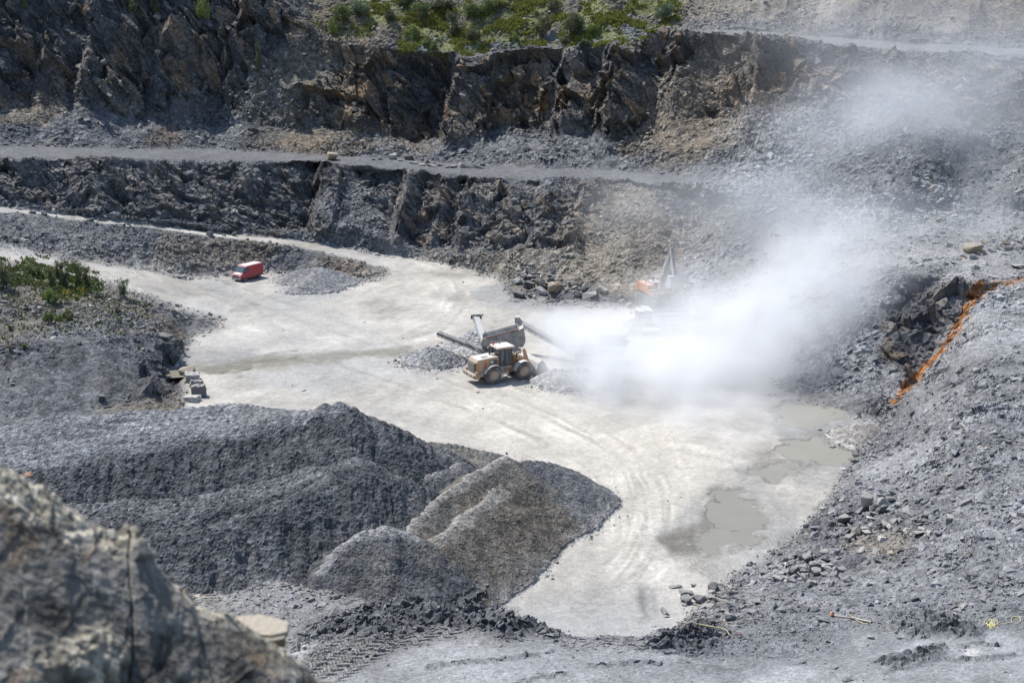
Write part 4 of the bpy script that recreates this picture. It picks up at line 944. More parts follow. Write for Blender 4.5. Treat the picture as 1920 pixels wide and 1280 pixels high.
    A = mixc(A, c3(.42, .40, .30), .7 * np.clip(veins, 0, 1).astype(F32) * (fbm(L, .05, 2, 46) > -.1))
    A = np.clip(A, .012, .6)
    o3 = P.mean(0)
    me = mesh_np('rock_outcrop', P - o3, grid_faces(R_, C_).reshape(-1), 4, False, {'col': A})
    o = link('rock_outcrop', me, ground_material('weathered_outcrop', .035, .28, .6, .8, .9)); o.location = o3
    tag(o, 'big out-of-focus brown and grey rock outcrop filling the lower corner, gritty along its crest', 'rock outcrop')
    # stones lying on its crest
    def slab_mesh():
        b = MB(); pr = [(-1, -.55), (-.35, -.9), (.62, -.62), (1, -.1), (.78, .75), (-.2, .95), (-.9, .5)]
        n = len(pr); vs = [Vector((x, y, -1)) for x, y in pr] + [Vector((x * .97, y * .97, 1 + .25 * x)) for x, y in pr]
        b._new(vs, [tuple(range(n - 1, -1, -1)), tuple(range(n, 2 * n))] + [(i, (i + 1) % n, (i + 1) % n + n, i + n) for i in range(n)])
        bmesh.ops.recalc_face_normals(b.bm, faces=b.bm.faces[:]); me = bpy.data.meshes.new('stone_slab'); b.bm.to_mesh(me); b.bm.free(); return me
    for (u, v, s, sx, sy, sz, rx, rz, m, lab, cat) in (
        (486, 1176, 7.72, .175, .12, .014, .06, -.28, stone_material('tan_slab', (.30, .26, .2), (.36, .32, .26), .2, (.4, .3, .18), .4), 'thin pale flat slab jutting from the crest of the blurred outcrop', 'stone slab'),
        (500, 1200, 7.66, .11, .08, .03, -.05, -.3, M_STONE_TAN, 'tan wedge of stone directly under the thin pale slab on the outcrop', 'stone slab'),
        (612, 1275, 7.75, .07, .05, .03, 0, .1, M_STONE_PALE, 'small cream stone at the low end of the blurred outcrop', 'stone'),
        (425, 1142, 7.35, .032, .03, .026, .2, .5, M_STONE_PALE, 'pale knob of stone on the outcrop crest above the thin flat slab', 'stone'),
        (350, 1108, 7.25, .012, .02, .05, .3, .1, M_STONE_TAN, 'narrow tan upright flake on the outcrop crest', 'stone'),
        (240, 1000, 7.05, .018, .03, .075, .05, -.2, M_STONE_TAN, 'tall brown flake standing at the top of the crack in the outcrop', 'stone'),
        (52, 890, 6.85, .02, .02, .016, .2, .6, stone_material('orange_stone', (.45, .2, .09), (.5, .3, .2), .1), 'small orange stone on the gritty top of the outcrop', 'stone')):
        me = slab_mesh() if 'slab' in cat else boulder_mesh('stone', int(u), .8, 12)
        p = at_s(u, v, s)
        ob = link('stone_slab' if 'slab' in cat else 'stone', me, m); ob.location = p; ob.scale = (sx, sy, sz); ob.rotation_euler = (rx, .05, rz)
        tag(ob, lab, cat)
outcrop()
DUSTC = (.43, .415, .385)
M_OCHRE = paint('ochre_machine_paint', (.42, .20, .045), .45, dust=.30, dustcol=DUSTC)
M_OCHRE_D = paint('dusty_ochre_paint', (.42, .22, .07), .55, dust=.55, dustcol=DUSTC)
M_ORANGE = paint('orange_machine_paint', (.62, .23, .045), .4, dust=.18, dustcol=DUSTC)
M_BLACKP = paint('black_machine_paint', (.02, .021, .023), .5, dust=.15, dustcol=DUSTC)
M_GREYP = paint('grey_machine_paint', (.14, .145, .15), .5, dust=.6, dustcol=DUSTC)
M_PALEP = paint('dust_caked_steel', (.33, .33, .32), .7, dust=.7, dustcol=(.46, .45, .43))
M_STEEL = paint('worn_steel', (.24, .24, .24), .45, metal=.6, dust=.35, dustcol=DUSTC)
M_TYRE = paint('tyre_rubber', (.028, .028, .029), .85, dust=.6, dustcol=(.26, .25, .235))
M_TYREV = paint('van_tyre_rubber', (.02, .02, .021), .8, dust=.2, dustcol=(.3, .29, .27))
M_WHITEP = paint('white_dusted_paint', (.55, .53, .49), .5, dust=.4, dustcol=(.5, .48, .45))
M_REDSTR = paint('red_stripe_paint', (.34, .05, .035), .5, dust=.30, dustcol=DUSTC)
M_REDVAN = paint('van_red_paint', (.40, .014, .036), .28, dust=.04, dustcol=(.48, .36, .34), spec=.6)
M_REDLAMP = paint('red_lamp', (.6, .03, .02), .3)
M_RUBBELT = paint('conveyor_belt', (.05, .051, .053), .8, dust=.35, dustcol=(.3, .3, .3))
M_RUBPALE = paint('dusty_belt', (.4, .4, .39), .8, dust=.8, dustcol=(.5, .5, .49))
M_LAMP = paint('headlamp_glass', (.5, .52, .54), .12, dust=.1)
def glass_mat(name, tint):
    m, nt, N, L = new_mat(name)
    out = N.new('ShaderNodeOutputMaterial'); bs = N.new('ShaderNodeBsdfPrincipled')
    no = N.new('ShaderNodeTexNoise'); no.inputs['Scale'].default_value = 3
    mr = N.new('ShaderNodeMapRange'); mr.inputs[3].default_value = .04; mr.inputs[4].default_value = .22; L.new(no.outputs[0], mr.inputs[0]); L.new(mr.outputs[0], bs.inputs['Roughness'])
    bs.inputs['Base Color'].default_value = (*tint, 1); bs.inputs['Specular IOR Level'].default_value = .9
    L.new(bs.outputs[0], out.inputs[0]); return m
M_GLASS = glass_mat('dark_cab_glass', (.03, .04, .045))
M_GLASSV = glass_mat('windscreen_glass', (.07, .12, .14))

def place(root, u, v, z, rz):
    root.location = at_z(u, v, z); root.rotation_euler = (0, 0, math.radians(rz))

def add_wheel(parent, x, y, r, w, out, tyre=M_TYRE, rim=M_OCHRE_D, lugs=22):
    wh = empty('wheel', (x, y, r), 0, parent)
    ri = r * .55
    t = MB().lathe([(ri, -w / 2 * .85), (r * .80, -w / 2), (r * .94, -w / 2 * .96), (r, -w / 2 * .7), (r, w / 2 * .7), (r * .94, w / 2 * .96), (r * .80, w / 2), (ri, w / 2 * .85)], (0, 0, 0), 36)
    if lugs:
        for k in range(lugs):
            for s in (-1, 1):
                a = 2 * math.pi * (k + (.5 if s > 0 else 0)) / lugs
                M = Matrix.Rotation(-a, 4, 'Y')
                t.box(r * .93, r * 1.025, s * w * .04, s * w * .48, -.05, .05, M)
    t.build('tyre', tyre, wh, smooth=False)
    m = MB().lathe([(.001, -w * .25), (ri * 1.0, -w * .38), (ri * 1.0, w * .38), (.001, w * .25)], (0, 0, 0), 28)
    m.cyl((0, out * w * .25, 0), (0, out * w * .44, 0), ri * .42, 16)
    for k in range(8):
        a = k * math.pi / 4; m.cyl((ri * .68 * math.cos(a), out * w * .3, ri * .68 * math.sin(a)), (ri * .68 * math.cos(a), out * w * .37, ri * .68 * math.sin(a)), .035, 8)
    m.build('rim', rim, wh)
    return wh

# ------------------------------------------------------------------ wheel loader
def wheel_loader():
    a, b = at_z(927, 719, 0), at_z(980, 710.8, 0)
    dirv = b - a; rz = math.atan2(dirv[1], dirv[0]); mid = (a + b) / 2
    root = empty('wheel_loader'); root.rotation_euler = (0, 0, rz)
    left = np.array([-math.sin(rz), math.cos(rz), 0]); root.location = mid + left * 1.45; root.scale = (1.2, 1.2, 1.2)
    k = 1.0
    tag(root, 'ochre yellow wheel loader with white-dusted roof digging into a grey heap', 'wheel loader')
    for x, y, o in ((-1.75, 1.15, 1), (-1.75, -1.15, -1), (1.75, 1.15, 1), (1.75, -1.15, -1)): add_wheel(root, x, y, .90, .66, o)
    ch = MB().box(-3.2, .3, -.55, .55, .75, 1.3).box(.3, 2.5, -.48, .48, .75, 1.45).box(-2.1, -1.4, -.95, .95, .7, 1.1).box(1.45, 2.05, -.95, .95, .7, 1.1)
    ch.cyl((.25, 0, .8), (.25, 0, 1.7), .22, 12)
    ch.build('chassis', M_OCHRE_D, root, .03)
    hood = MB().prism([(-3.55, 1.2), (-3.62, 1.9), (-3.5, 2.42), (-3.3, 2.55), (-1.0, 2.72), (-1.0, 1.3), (-2.4, 1.2)], -.98, .98).build('hood', M_OCHRE, root, .07)
    MB().prism([(-3.35, 2.56), (-1.2, 2.715), (-1.2, 2.74), (-3.35, 2.585)], -.86, .86).build('hood_top', M_WHITEP, hood)
    MB().box(-2.6, -1.75, -.5, .05, 2.62, 2.69).build('air_vent', M_BLACKP, hood)
    MB().box(-2.05, -1.15, -.995, -.98, 2.02, 2.48).build('side_window', M_BLACKP, hood)
    MB().box(-1.98, -1.62, -1.003, -.99, 2.12, 2.38).build('number_plate', M_WHITEP, hood)
    MB().box(-2.65, -2.45, -.995, -.97, 1.35, 2.3).build('door_seam', M_REDSTR, hood)
    g = MB().box(-3.66, -3.55, -.85, .85, 1.28, 2.32)
    gr = g.build('grille', M_BLACKP, root, .02)
    sl = MB()
    for i in range(7): sl.box(-3.72, -3.655, -.72, .72, 1.36 + i * .135, 1.40 + i * .135)
    sl.build('grille_slats', M_STEEL, gr)
    cw = MB().box(-3.95, -3.3, -1.3, 1.3, .72, 1.2).box(-3.6, -2.7, -1.05, 1.05, .8, 1.3)
    cw.build('counterweight', M_OCHRE_D, root, .08)
    for y in (-1.12, -.45, .45, 1.12): MB().cyl((-3.94, y, .98), (-3.985, y, .98), .12, 12).build('rear_lamp', M_BLACKP, root)
    for y in (-1.12, 1.12): MB().box(-3.75, -3.45, y - .14, y + .14, 1.2, 1.48).build('lamp_bracket', M_OCHRE_D, root, .03)
    for y0, y1, nm in ((-1.5, -.8, 1), (.8, 1.5, 1)):
        MB().arc((-1.75, 0, .92), 1.03, math.radians(18), math.radians(165), y0, y1, .05, 14).build('fender', M_WHITEP, root)
        MB().arc((1.75, 0, .92), 1.03, math.radians(60), math.radians(172), y0, y1, .05, 12).build('fender', M_WHITEP, root)
    cab = empty('cab', (0, 0, 0), 0, root)
    fr = MB().box(-1.0, .72, -.82, .82, 1.55, 2.05)
    for x, y in ((-.92, -.78), (-.92, .78), (.66, -.74), (.66, .74), (-.2, -.80), (-.2, .80)): fr.beam((x, y, 2.0), (x * .93, y * .96, 3.42), .10, .10)
    fr.build('cab_frame', M_BLACKP, cab, .02)
    MB().prism([(-.88, 2.05), (.64, 2.05), (.58, 3.4), (-.84, 3.4)], -.75, .75).build('window', M_GLASS, cab)
    MB().prism([(-.55, 2.15), (-.28, 2.15), (-.28, 3.2), (-.55, 3.2)], -.775, -.755).build('door_window', M_GLASSV, cab)
    rf = MB().box(-1.12, .92, -.95, .95, 3.42, 3.60).build('roof', M_WHITEP, cab, .06)
    MB().box(-1.125, .925, -.955, .955, 3.44, 3.50).build('roof_trim', M_ORANGE, cab)
    MB().cyl((-.85, .55, 3.6), (-.85, .55, 3.80), .09, 12).build('beacon', M_REDLAMP, root)
    MB().cyl((-.1, .6, 3.6), (-.1, .6, 3.70), .06, 10).build('antenna', M_BLACKP, root)
    MB().cyl((-1.45, .25, 2.6), (-1.45, .25, 3.35), .10, 12).cyl((-1.45, .25, 3.3), (-1.62, .25, 3.5), .11, 12).build('exhaust', M_BLACKP, root)
    MB().cyl((-1.3, -.3, 2.65), (-1.3, -.3, 2.95), .2, 14).build('air_filter', M_WHITEP, root, .04)
    ld = MB()
    for x in (-.62, -.1): ld.beam((x, -1.18, .45), (x, -1.05, 1.75), .05, .05)
    for z in (.5, .85, 1.2, 1.55): ld.box(-.62, -.1, -1.25, -1.0, z, z + .04)
    for x in (-.68, -.02): ld.beam((x, -1.05, 1.7), (x, -.98, 2.9), .035, .035)
    ld.build('ladder', M_GREYP, root)
    MB().box(-.9, .4, -1.1, -.8, 1.45, 1.6).build('platform', M_OCHRE_D, root, .02); MB().box(-.9, .4, .8, 1.1, 1.45, 1.6).build('platform', M_OCHRE_D, root, .02)
    MB().beam((.75, -.9, 2.6), (.95, -1.15, 2.75), .03, .03).box(.93, .99, -1.28, -1.06, 2.45, 2.85).build('mirror', M_BLACKP, root)
    MB().prism([(.9, 1.3), (1.0, 2.35), (1.35, 2.6), (1.75, 2.3), (2.4, 1.5), (2.4, 1.2)], -.42, -.24).prism([(.9, 1.3), (1.0, 2.35), (1.35, 2.6), (1.75, 2.3), (2.4, 1.5), (2.4, 1.2)], .24, .42).build('loader_tower', M_OCHRE, root, .03)
    for y in (-.58, .58):
        MB().prism([(1.2, 2.35), (1.45, 2.52), (2.5, 1.95), (3.45, .85), (3.5, .45), (3.2, .42), (2.35, 1.45), (1.2, 2.05)], y - .09, y + .09).build('lift_arm', M_OCHRE, root, .02)
    for y in (-1, 1): MB().cyl((1.0, y * .35, 1.3), (2.55, y * .42, 1.55), .09, 12).build('lift_cylinder', M_STEEL, root)
    MB().cyl((1.0, 0, 2.35), (1.9, 0, 2.62), .11, 12).cyl((1.9, 0, 2.62), (2.45, 0, 2.75), .06, 12).build('tilt_cylinder', M_STEEL, root)
    MB().prism([(2.35, 2.9), (2.55, 2.85), (2.85, 2.0), (3.1, 1.05), (2.85, 1.0), (2.45, 1.8)], -.12, .12).build('bell_crank', M_OCHRE, root, .02)
    bk = MB()
    pr = [(3.25, .25), (3.15, .9), (3.35, 1.55), (3.75, 1.85), (3.82, 1.80), (3.45, 1.5), (3.27, .9), (3.36, .32), (4.7, .14), (4.75, .08)]
    bk.prism(pr, -1.55, 1.55)
    for y in (-1.55, 1.5): bk.prism([(3.25, .25), (3.15, .9), (3.35, 1.55), (3.78, 1.85), (4.3, 1.2), (4.7, .12)], y, y + .06)
    for i in range(9): bk.box(4.68, 5.0, -1.5 + i * .365, -1.36 + i * .365, .06, .13)
    for y in (-.75, .75): bk.prism([(3.1, .4), (3.15, 1.4), (3.0, 1.2), (2.95, .5)], y - .06, y + .06)
    bkt = bk.build('bucket', M_PALEP, root)
    pile = boulder_mesh('bucket_load', 77, .55, 20)
    o = link('bucket_load', pile, M_STONE, bkt); o.location = (3.95, 0, .75); o.scale = (.55, 1.3, .6)
wheel_loader()

# ------------------------------------------------------------------ red panel van
def van():
    root = empty('panel_van'); rz = 236
    hd = np.array([math.cos(math.radians(rz)), math.sin(math.radians(rz))]); lf = np.array([-hd[1], hd[0]])
    p = (at_z(458, 531, 0) + at_z(486.5, 519.5, 0)) / 2
    root.location = (p[0] - lf[0] * .9, p[1] - lf[1] * .9, .03); root.rotation_euler = (0, 0, math.radians(rz)); root.scale = (1, 1.03, 1.08)
    tag(root, 'red panel van with a roof painted with pale sun glare parked on the pale pit floor', 'van')
    bd = MB().prism([(-2.62, .42), (-2.66, 1.5), (-2.58, 2.14), (-2.42, 2.26), (1.05, 2.28), (1.32, 2.20), (1.95, 1.33), (2.45, 1.14), (2.62, .95), (2.64, .42)], -.97, .97).build('body', M_REDVAN, root, .09, seg=3)
    MB().prism([(-2.45, 2.262), (1.0, 2.286), (1.0, 2.30), (-2.45, 2.278)], -.84, .84).build('roof', paint('glare_red_roof', (.55, .22, .22), .25, dust=.55, dustcol=(.62, .50, .49), spec=.7), root)  # pale pink film is sun glare painted over the red roof
    MB().prism([(1.36, 2.17), (1.94, 1.36), (1.965, 1.375), (1.385, 2.19)], -.82, .82).build('windscreen', M_GLASSV, root)
    for s in (-1, 1):
        MB().prism([(.55, 1.42), (1.78, 1.40), (1.35, 2.05), (.55, 2.08)], s * .955, s * .985).build('side_window', M_GLASS, root)
        MB().box(1.45, 1.62, s * 1.0, s * 1.22, 1.38, 1.72).build('mirror', M_BLACKP, root, .03)
        MB().box(2.36, 2.63, s * .62, s * .93, .82, 1.08).build('headlight', M_LAMP, root, .03)
        MB().box(-1.1, -.1, s * .966, s * .977, .75, 2.0).build('side_panel', M_REDVAN, root); MB().box(-2.4, -1.35, s * .966, s * .977, 1.38, 2.0).build('side_panel', M_REDVAN, root)
        MB().box(-2.4, 2.3, s * .968, s * .985, .62, .72).build('side_trim', M_BLACKP, root)
        for x in (.48, -.2, -1.3): MB().box(x, x + .02, s * .97, s * .976, .5, 2.05).build('door_seam', M_BLACKP, root)
        MB().box(-2.68, -2.62, s * .78, s * .94, .9, 1.5).build('tail_lamp', M_REDLAMP, root)
        for x in (1.62, -1.68):
            add_wheel(root, x, s * .86, .345, .24, s, M_TYREV, M_STEEL, 0)
            MB().arc((x, 0, .345), .37, math.radians(8), math.radians(172), s * .945, s * .98, .05, 12).build('wheel_arch', M_BLACKP, root)
    MB().box(2.5, 2.72, -.95, .95, .36, .72).build('bumper', M_GREYP, root, .05)
    MB().box(-2.74, -2.6, -.95, .95, .38, .62).build('bumper', M_BLACKP, root, .03)
    MB().box(2.60, 2.66, -.55, .55, .78, .98).build('grille', M_BLACKP, root, .01)
    MB().box(2.66, 2.73, -.26, .26, .5, .6).build('number_plate', M_WHITEP, root)
    MB().prism([(1.98, 1.345), (2.42, 1.165), (2.43, 1.18), (1.98, 1.36)], -.55, .55).build('bonnet', paint('sunlit_bonnet', (.45, .10, .11), .2, dust=.7, dustcol=(.66, .58, .56), spec=.8), root)  # pinkish white paints sun glare into the bonnet, along with some dust
    MB().box(-2.69, -2.64, -.01, .01, .5, 2.15).build('door_seam', M_BLACKP, root)
van()

# ------------------------------------------------------------------ conveyors
def conveyor(parent, a, b, w, belt=M_RUBBELT, frame=M_GREYP, rollers=True, guard=0.0):
    a, b = Vector(a), Vector(b); d = (b - a).normalized(); s = d.cross(Vector((0, 0, 1))).normalized(); t = s.cross(d)
    cv = empty('conveyor', (0, 0, 0), 0, parent)
    f = MB()
    for k in (-1, 1):
        f.beam(a + s * k * w * .5 - t * .05, b + s * k * w * .5 - t * .05, .07, .12, t); f.beam(a + s * k * w * .5 - t * .42, b + s * k * w * .5 - t * .42, .06, .08, t)
        n = max(3, int((b - a).length / .8))
        for i in range(n + 1):
            p = a + (b - a) * i / n + s * k * w * .5; f.beam(p - t * .05, p - t * .42, .05, .05, d)
            if i < n: q = a + (b - a) * (i + 1) / n + s * k * w * .5; f.beam(p - t * .42, q - t * .05, .035, .035, t)
    f.build('conveyor_frame', frame, cv)
    be = MB().beam(a + t * .06, b + t * .06, w * .84, .05, t).beam(a - t * .30, b - t * .30, w * .8, .03, t)
    for e in (a, b): be.cyl(e - s * w * .42 - t * .12, e + s * w * .42 - t * .12, .19, 14)
    be.build('belt', belt, cv)
    if rollers:
        n = max(3, int((b - a).length / 1.0)); r = MB()
        for i in range(1, n): p = a + (b - a) * i / n - t * .45; MB().cyl(p - s * w * .45, p + s * w * .45, .06, 8).build('roller', M_STEEL, cv)
        for i in range(0, n + 1): p = a + (b - a) * i / n; r.box(-.05, .05, -.05, .05, -.05, .05, Matrix.Translation(p - s * (w * .5 + .05) + t * .05)).box(-.05, .05, -.05, .05, -.05, .05, Matrix.Translation(p + s * (w * .5 + .05) + t * .05))
        r.beam(a - s * (w * .5 + .05) + t * .05, b - s * (w * .5 + .05) + t * .05, .03, .03).beam(a + s * (w * .5 + .05) + t * .05, b + s * (w * .5 + .05) + t * .05, .03, .03).build('edge_rail', M_STEEL, cv)
    return cv

def tracks(parent, L, gauge, h, w, mat=M_BLACKP, cx=0.0, cy=0.0, along='x'):
    for k in (-1, 1):
        tr = MB(); r = h / 2; n = 9
        prof = [(L / 2 - r + r * math.cos(a), r + r * math.sin(a)) for a in np.linspace(-math.pi / 2, math.pi / 2, n)] + [(-L / 2 + r + r * math.cos(a), r + r * math.sin(a)) for a in np.linspace(math.pi / 2, 3 * math.pi / 2, n)]
        y0 = cy + k * gauge / 2
        tr.prism([(x + cx, z) for x, z in prof], y0 - w / 2, y0 + w / 2)
        nn = int(L / .22)
        for i in range(nn): x = cx - L / 2 + r + (L - 2 * r) * i / nn; tr.box(x, x + .08, y0 - w / 2, y0 + w / 2, h, h + .05).box(x, x + .08, y0 - w / 2 - .02, y0 + w / 2 + .02, -.0, .05)
        for x in np.linspace(-L / 2 + r, L / 2 - r, 5): tr.cyl((cx + x, y0 - w / 2 - .04, r), (cx + x, y0 + w / 2 + .04, r), r * .62, 14)
        tr.build('track', mat, parent)

def screener():
    root = empty('screening_machine'); root.location = at_z(938, 671, 0); o = np.array(root.location)
    tag(root, 'dusty grey tracked screening machine with a red-striped tilted box and two side conveyors', 'screening machine')
    L = lambda u, v, s: Vector(at_s(u, v, s) - o)
    tracks(root, 3.6, 2.0, .85, .42, M_GREYP)
    MB().box(-2.6, 2.7, -.55, .55, .8, 1.15).box(-2.4, -1.0, -.9, .9, 1.0, 1.7).box(.6, 2.4, -1.0, 1.0, .9, 2.0).build('chassis', M_GREYP, root, .03)
    legs = MB()
    for x in (-2.3, 2.3):
        for y in (-1.15, 1.15): legs.beam((x, y, .3), (x, y, 2.9 + x * .28), .14, .14)
    legs.beam((-2.3, -1.15, 1.1), (2.3, -1.15, 2.2), .1, .1); legs.beam((-2.3, -1.15, 1.5), (2.3, -1.15, 2.6), .1, .1)
    legs.build('support_leg', M_GREYP, root)
    sb = MB()
    for y0, y1 in ((-1.12, -1.04), (1.04, 1.12)): sb.prism([(-2.35, 1.75), (-2.35, 2.85), (2.35, 4.15), (2.45, 2.2), (2.3, 1.9)], y0, y1)
    sb.prism([(-2.35, 1.75), (-2.27, 1.75), (-2.27, 2.8), (-2.35, 2.8)], -1.04, 1.04).prism([(2.33, 2.1), (2.42, 2.1), (2.36, 4.1), (2.28, 4.1)], -1.04, 1.04).prism([(-2.3, 2.35), (2.3, 3.55), (2.3, 3.6), (-2.3, 2.4)], -1.04, 1.04)
    for x in (-1.4, -.4, .6, 1.6): sb.beam((x, -1.16, 1.9 + .1 * x), (x, -1.16, 3.35 + .277 * x), .08, .09, (0, 1, 0))
    sb.build('screen_box', M_GREYP, root)
    MB().prism([(-1.9, 2.87), (2.3, 4.03), (2.3, 4.20), (-1.9, 3.02)], -1.175, -1.125).build('red_stripe', M_REDSTR, root)
    MB().beam((-2.3, -1.14, 2.98), (2.35, -1.14, 4.26), .06, .06).beam((-2.3, 1.14, 2.98), (2.35, 1.14, 4.26), .1, .16).build('hand_rail', M_PALEP, root)
    MB().prism([(2.3, 3.9), (3.0, 4.3), (3.3, 2.4), (2.9, 1.7), (2.4, 1.7)], -.9, .9).build('feed_chute', M_GREYP, root, .03)
    MB().box(-.7, .5, -1.2, -1.13, 2.05, 2.7).build('side_door', M_PALEP, root)
    g = M_STEEL
    conveyor(root, L(912, 657, 184.2), L(823, 623, 184.6), .95, M_RUBBELT, M_GREYP)
    st = MB(); st.beam(L(872, 639, 184.0), L(902, 661, 183.6), .10, .10).beam(L(872, 639, 185.2), L(902, 661, 184.9), .10, .10); st.build('conveyor_strut', M_GREYP, root)
    conveyor(root, L(908, 640, 186.5), L(893, 592, 190.5), .85, M_RUBPALE, M_PALEP, rollers=False)
    hb = MB(); p = L(893, 591, 190.4)
    for s in (-1, 1): hb.box(p.x + s * .62 - .12, p.x + s * .62 + .12, p.y - .3, p.y + .3, p.z - .45, p.z + .05)
    hb.cyl((p.x - .7, p.y, p.z), (p.x + .95, p.y, p.z + .05), .12, 10).build('belt_motor', M_BLACKP, root)
screener()

def crusher():
    root = empty('crushing_machine'); root.location = at_z(1108, 676, 0); o = np.array(root.location)
    tag(root, 'tracked crushing machine lost in the dust, its long conveyor feeding the screening machine', 'crushing machine')
    L = lambda u, v, s: Vector(at_s(u, v, s) - o)
    tracks(root, 4.2, 2.3, .95, .5, M_GREYP)
    MB().box(-3.2, 4.2, -.7, .7, .95, 1.4).box(-1.0, 1.2, -1.2, 1.2, 1.3, 2.6).build('chassis', M_GREYP, root, .04)
    MB().box(-2.9, -1.1, -1.1, 1.1, 1.4, 2.4).build('engine_box', M_OCHRE_D, root, .06)
    hp = MB()
    hp.prism([(1.2, 2.2), (4.4, 2.2), (4.9, 3.1), (.9, 3.1), (.95, 3.02), (4.8, 3.02), (4.35, 2.28), (1.25, 2.28)], -1.2, -1.1); hp.prism([(1.2, 2.1), (4.4, 2.1), (4.4, 2.2), (1.2, 2.2)], -1.2, 1.2)
    for s in (-1, 1): hp.prism([(1.2, 2.2), (4.4, 2.2), (4.9, 3.1), (.9, 3.1)], s * 1.25, s * 1.18)
    hp.build('feed_hopper', M_PALEP, root)
    conveyor(root, (-2.6, .0, 1.5), L(971, 601, 187.2), 1.0, M_RUBBELT, M_GREYP)
    MB().box(-.35, .35, -.55, .55, -.25, .35, Matrix.Translation(L(970, 598, 187.2)) ).build('belt_cover', M_GREYP, root, .05)
crusher()

# ------------------------------------------------------------------ orange excavator
def excavator():
    root = empty('excavator'); root.location = at_z(1231, 571, .6); root.rotation_euler = (0, 0, math.radians(-68)); root.scale = (1.1, 1.1, 1.1)
    tag(root, 'orange tracked excavator with a raised boom loading the dump truck in the dust', 'excavator')
    tracks(root, 5.0, 2.9, 1.15, .62, M_BLACKP)
    MB().box(-1.3, 1.3, -1.2, 1.2, .5, 1.2).cyl((0, 0, 1.1), (0, 0, 1.4), .8, 20).build('undercarriage', M_BLACKP, root, .04)
    up = empty('upper_body', (0, 0, 0), 0, root)
    MB().box(-2.9, 1.6, -1.55, 1.55, 1.4, 1.75).build('turntable_frame', M_BLACKP, up, .03)
    MB().prism([(-3.2, 1.5), (-3.3, 2.1), (-3.0, 2.75), (-2.3, 2.8), (-2.3, 1.5)], -1.6, 1.6).build('counterweight', M_ORANGE, up, .1)
    MB().box(-2.3, .5, -1.6, -.55, 1.75, 2.85).build('side_cover', M_ORANGE, up, .06)
    MB().box(-2.3, -.6, .55, 1.6, 1.75, 2.75).build('side_cover', M_ORANGE, up, .06)
    MB().box(-2.3, -.4, -.55, .55, 1.75, 2.95).build('engine_cover', M_GREYP, up, .05)
    MB().box(.5, 1.2, -1.6, -.7, 1.75, 2.3).box(1.2, 1.6, -1.6, -.7, 1.55, 1.95).build('tool_box', M_ORANGE, up, .04)
    st = MB()
    for x, z in ((.95, 2.33), (1.3, 1.98), (1.62, 1.6)): st.box(x, x + .3, -1.55, -.8, z, z + .04)
    st.build('step', M_WHITEP, up)
    rail = MB()
    for a, b in (((-2.2, -1.5, 3.45), (1.1, -1.5, 3.45)), ((1.1, -1.5, 2.3), (1.1, -1.5, 3.45)), ((-.5, -1.5, 2.85), (-.5, -1.5, 3.45)), ((-2.2, -1.5, 2.85), (-2.2, -1.5, 3.45))): rail.beam(a, b, .05, .05)
    rail.build('hand_rail', M_STEEL, up)
    MB().box(-.4, 1.65, .6, 1.58, 1.75, 2.2).build('cab_base', M_ORANGE, up, .04)
    MB().prism([(-.4, 2.2), (1.6, 2.2), (1.35, 3.35), (-.35, 3.4)], .64, 1.54).build('window', M_GLASS, up, .03)
    MB().box(-.45, 1.4, .58, 1.6, 3.38, 3.5).build('cab_roof', M_ORANGE, up, .05)
    MB().cyl((-1.4, .1, 2.9), (-1.4, .1, 3.6), .1, 10).build('exhaust', M_BLACKP, up)
    bp = [(1.0, 2.0), (.7, 2.4), (1.3, 4.2), (2.2, 6.0), (3.1, 7.3), (3.7, 7.75), (3.85, 7.45), (3.2, 6.5), (2.45, 5.2), (1.9, 3.6), (1.35, 2.0)]
    MB().prism(bp, -.32, .32).build('boom', M_PALEP, up, .05)
    for y in (-.42, .42): MB().cyl((1.5, y, 1.9), (2.15, y, 4.6), .12, 12).build('boom_cylinder', M_STEEL, up)
    MB().cyl((2.0, 0, 5.75), (3.2, 0, 7.95), .12, 12).cyl((3.2, 0, 7.95), (3.9, 0, 8.5), .07, 10).build('stick_cylinder', M_STEEL, up)
    MB().prism([(3.6, 8.55), (3.95, 8.6), (4.35, 7.2), (4.95, 5.2), (4.75, 5.0), (4.2, 5.6), (3.5, 7.4)], -.22, .22).build('stick', M_PALEP, up, .04)
    MB().prism([(4.7, 5.6), (4.95, 5.65), (5.25, 4.95), (5.0, 4.75)], -.2, .2).cyl((4.3, 0, 7.2), (5.15, 0, 5.5), .08, 10).build('bucket_linkage', M_BLACKP, up)
    q = [(4.55, 5.0), (5.3, 5.05), (5.55, 4.6), (5.5, 3.9), (5.2, 3.45), (4.7, 3.3), (4.0, 3.5), (4.0, 3.6), (4.7, 3.45), (5.1, 3.6), (5.35, 4.0), (5.4, 4.55), (5.2, 4.85), (4.6, 4.85)]
    bk = MB().prism(q, -.95, .95)
    for y in (-1.0, .95): bk.prism([(4.55, 5.0), (5.3, 5.05), (5.55, 4.6), (5.5, 3.9), (5.2, 3.45), (4.7, 3.3), (4.0, 3.5)], y, y + .06)
    for i in range(5): bk.box(3.65, 4.05, -.9 + i * .43, -.74 + i * .43, 3.5, 3.62)
    bk.build('bucket', M_PALEP, up)
excavator()

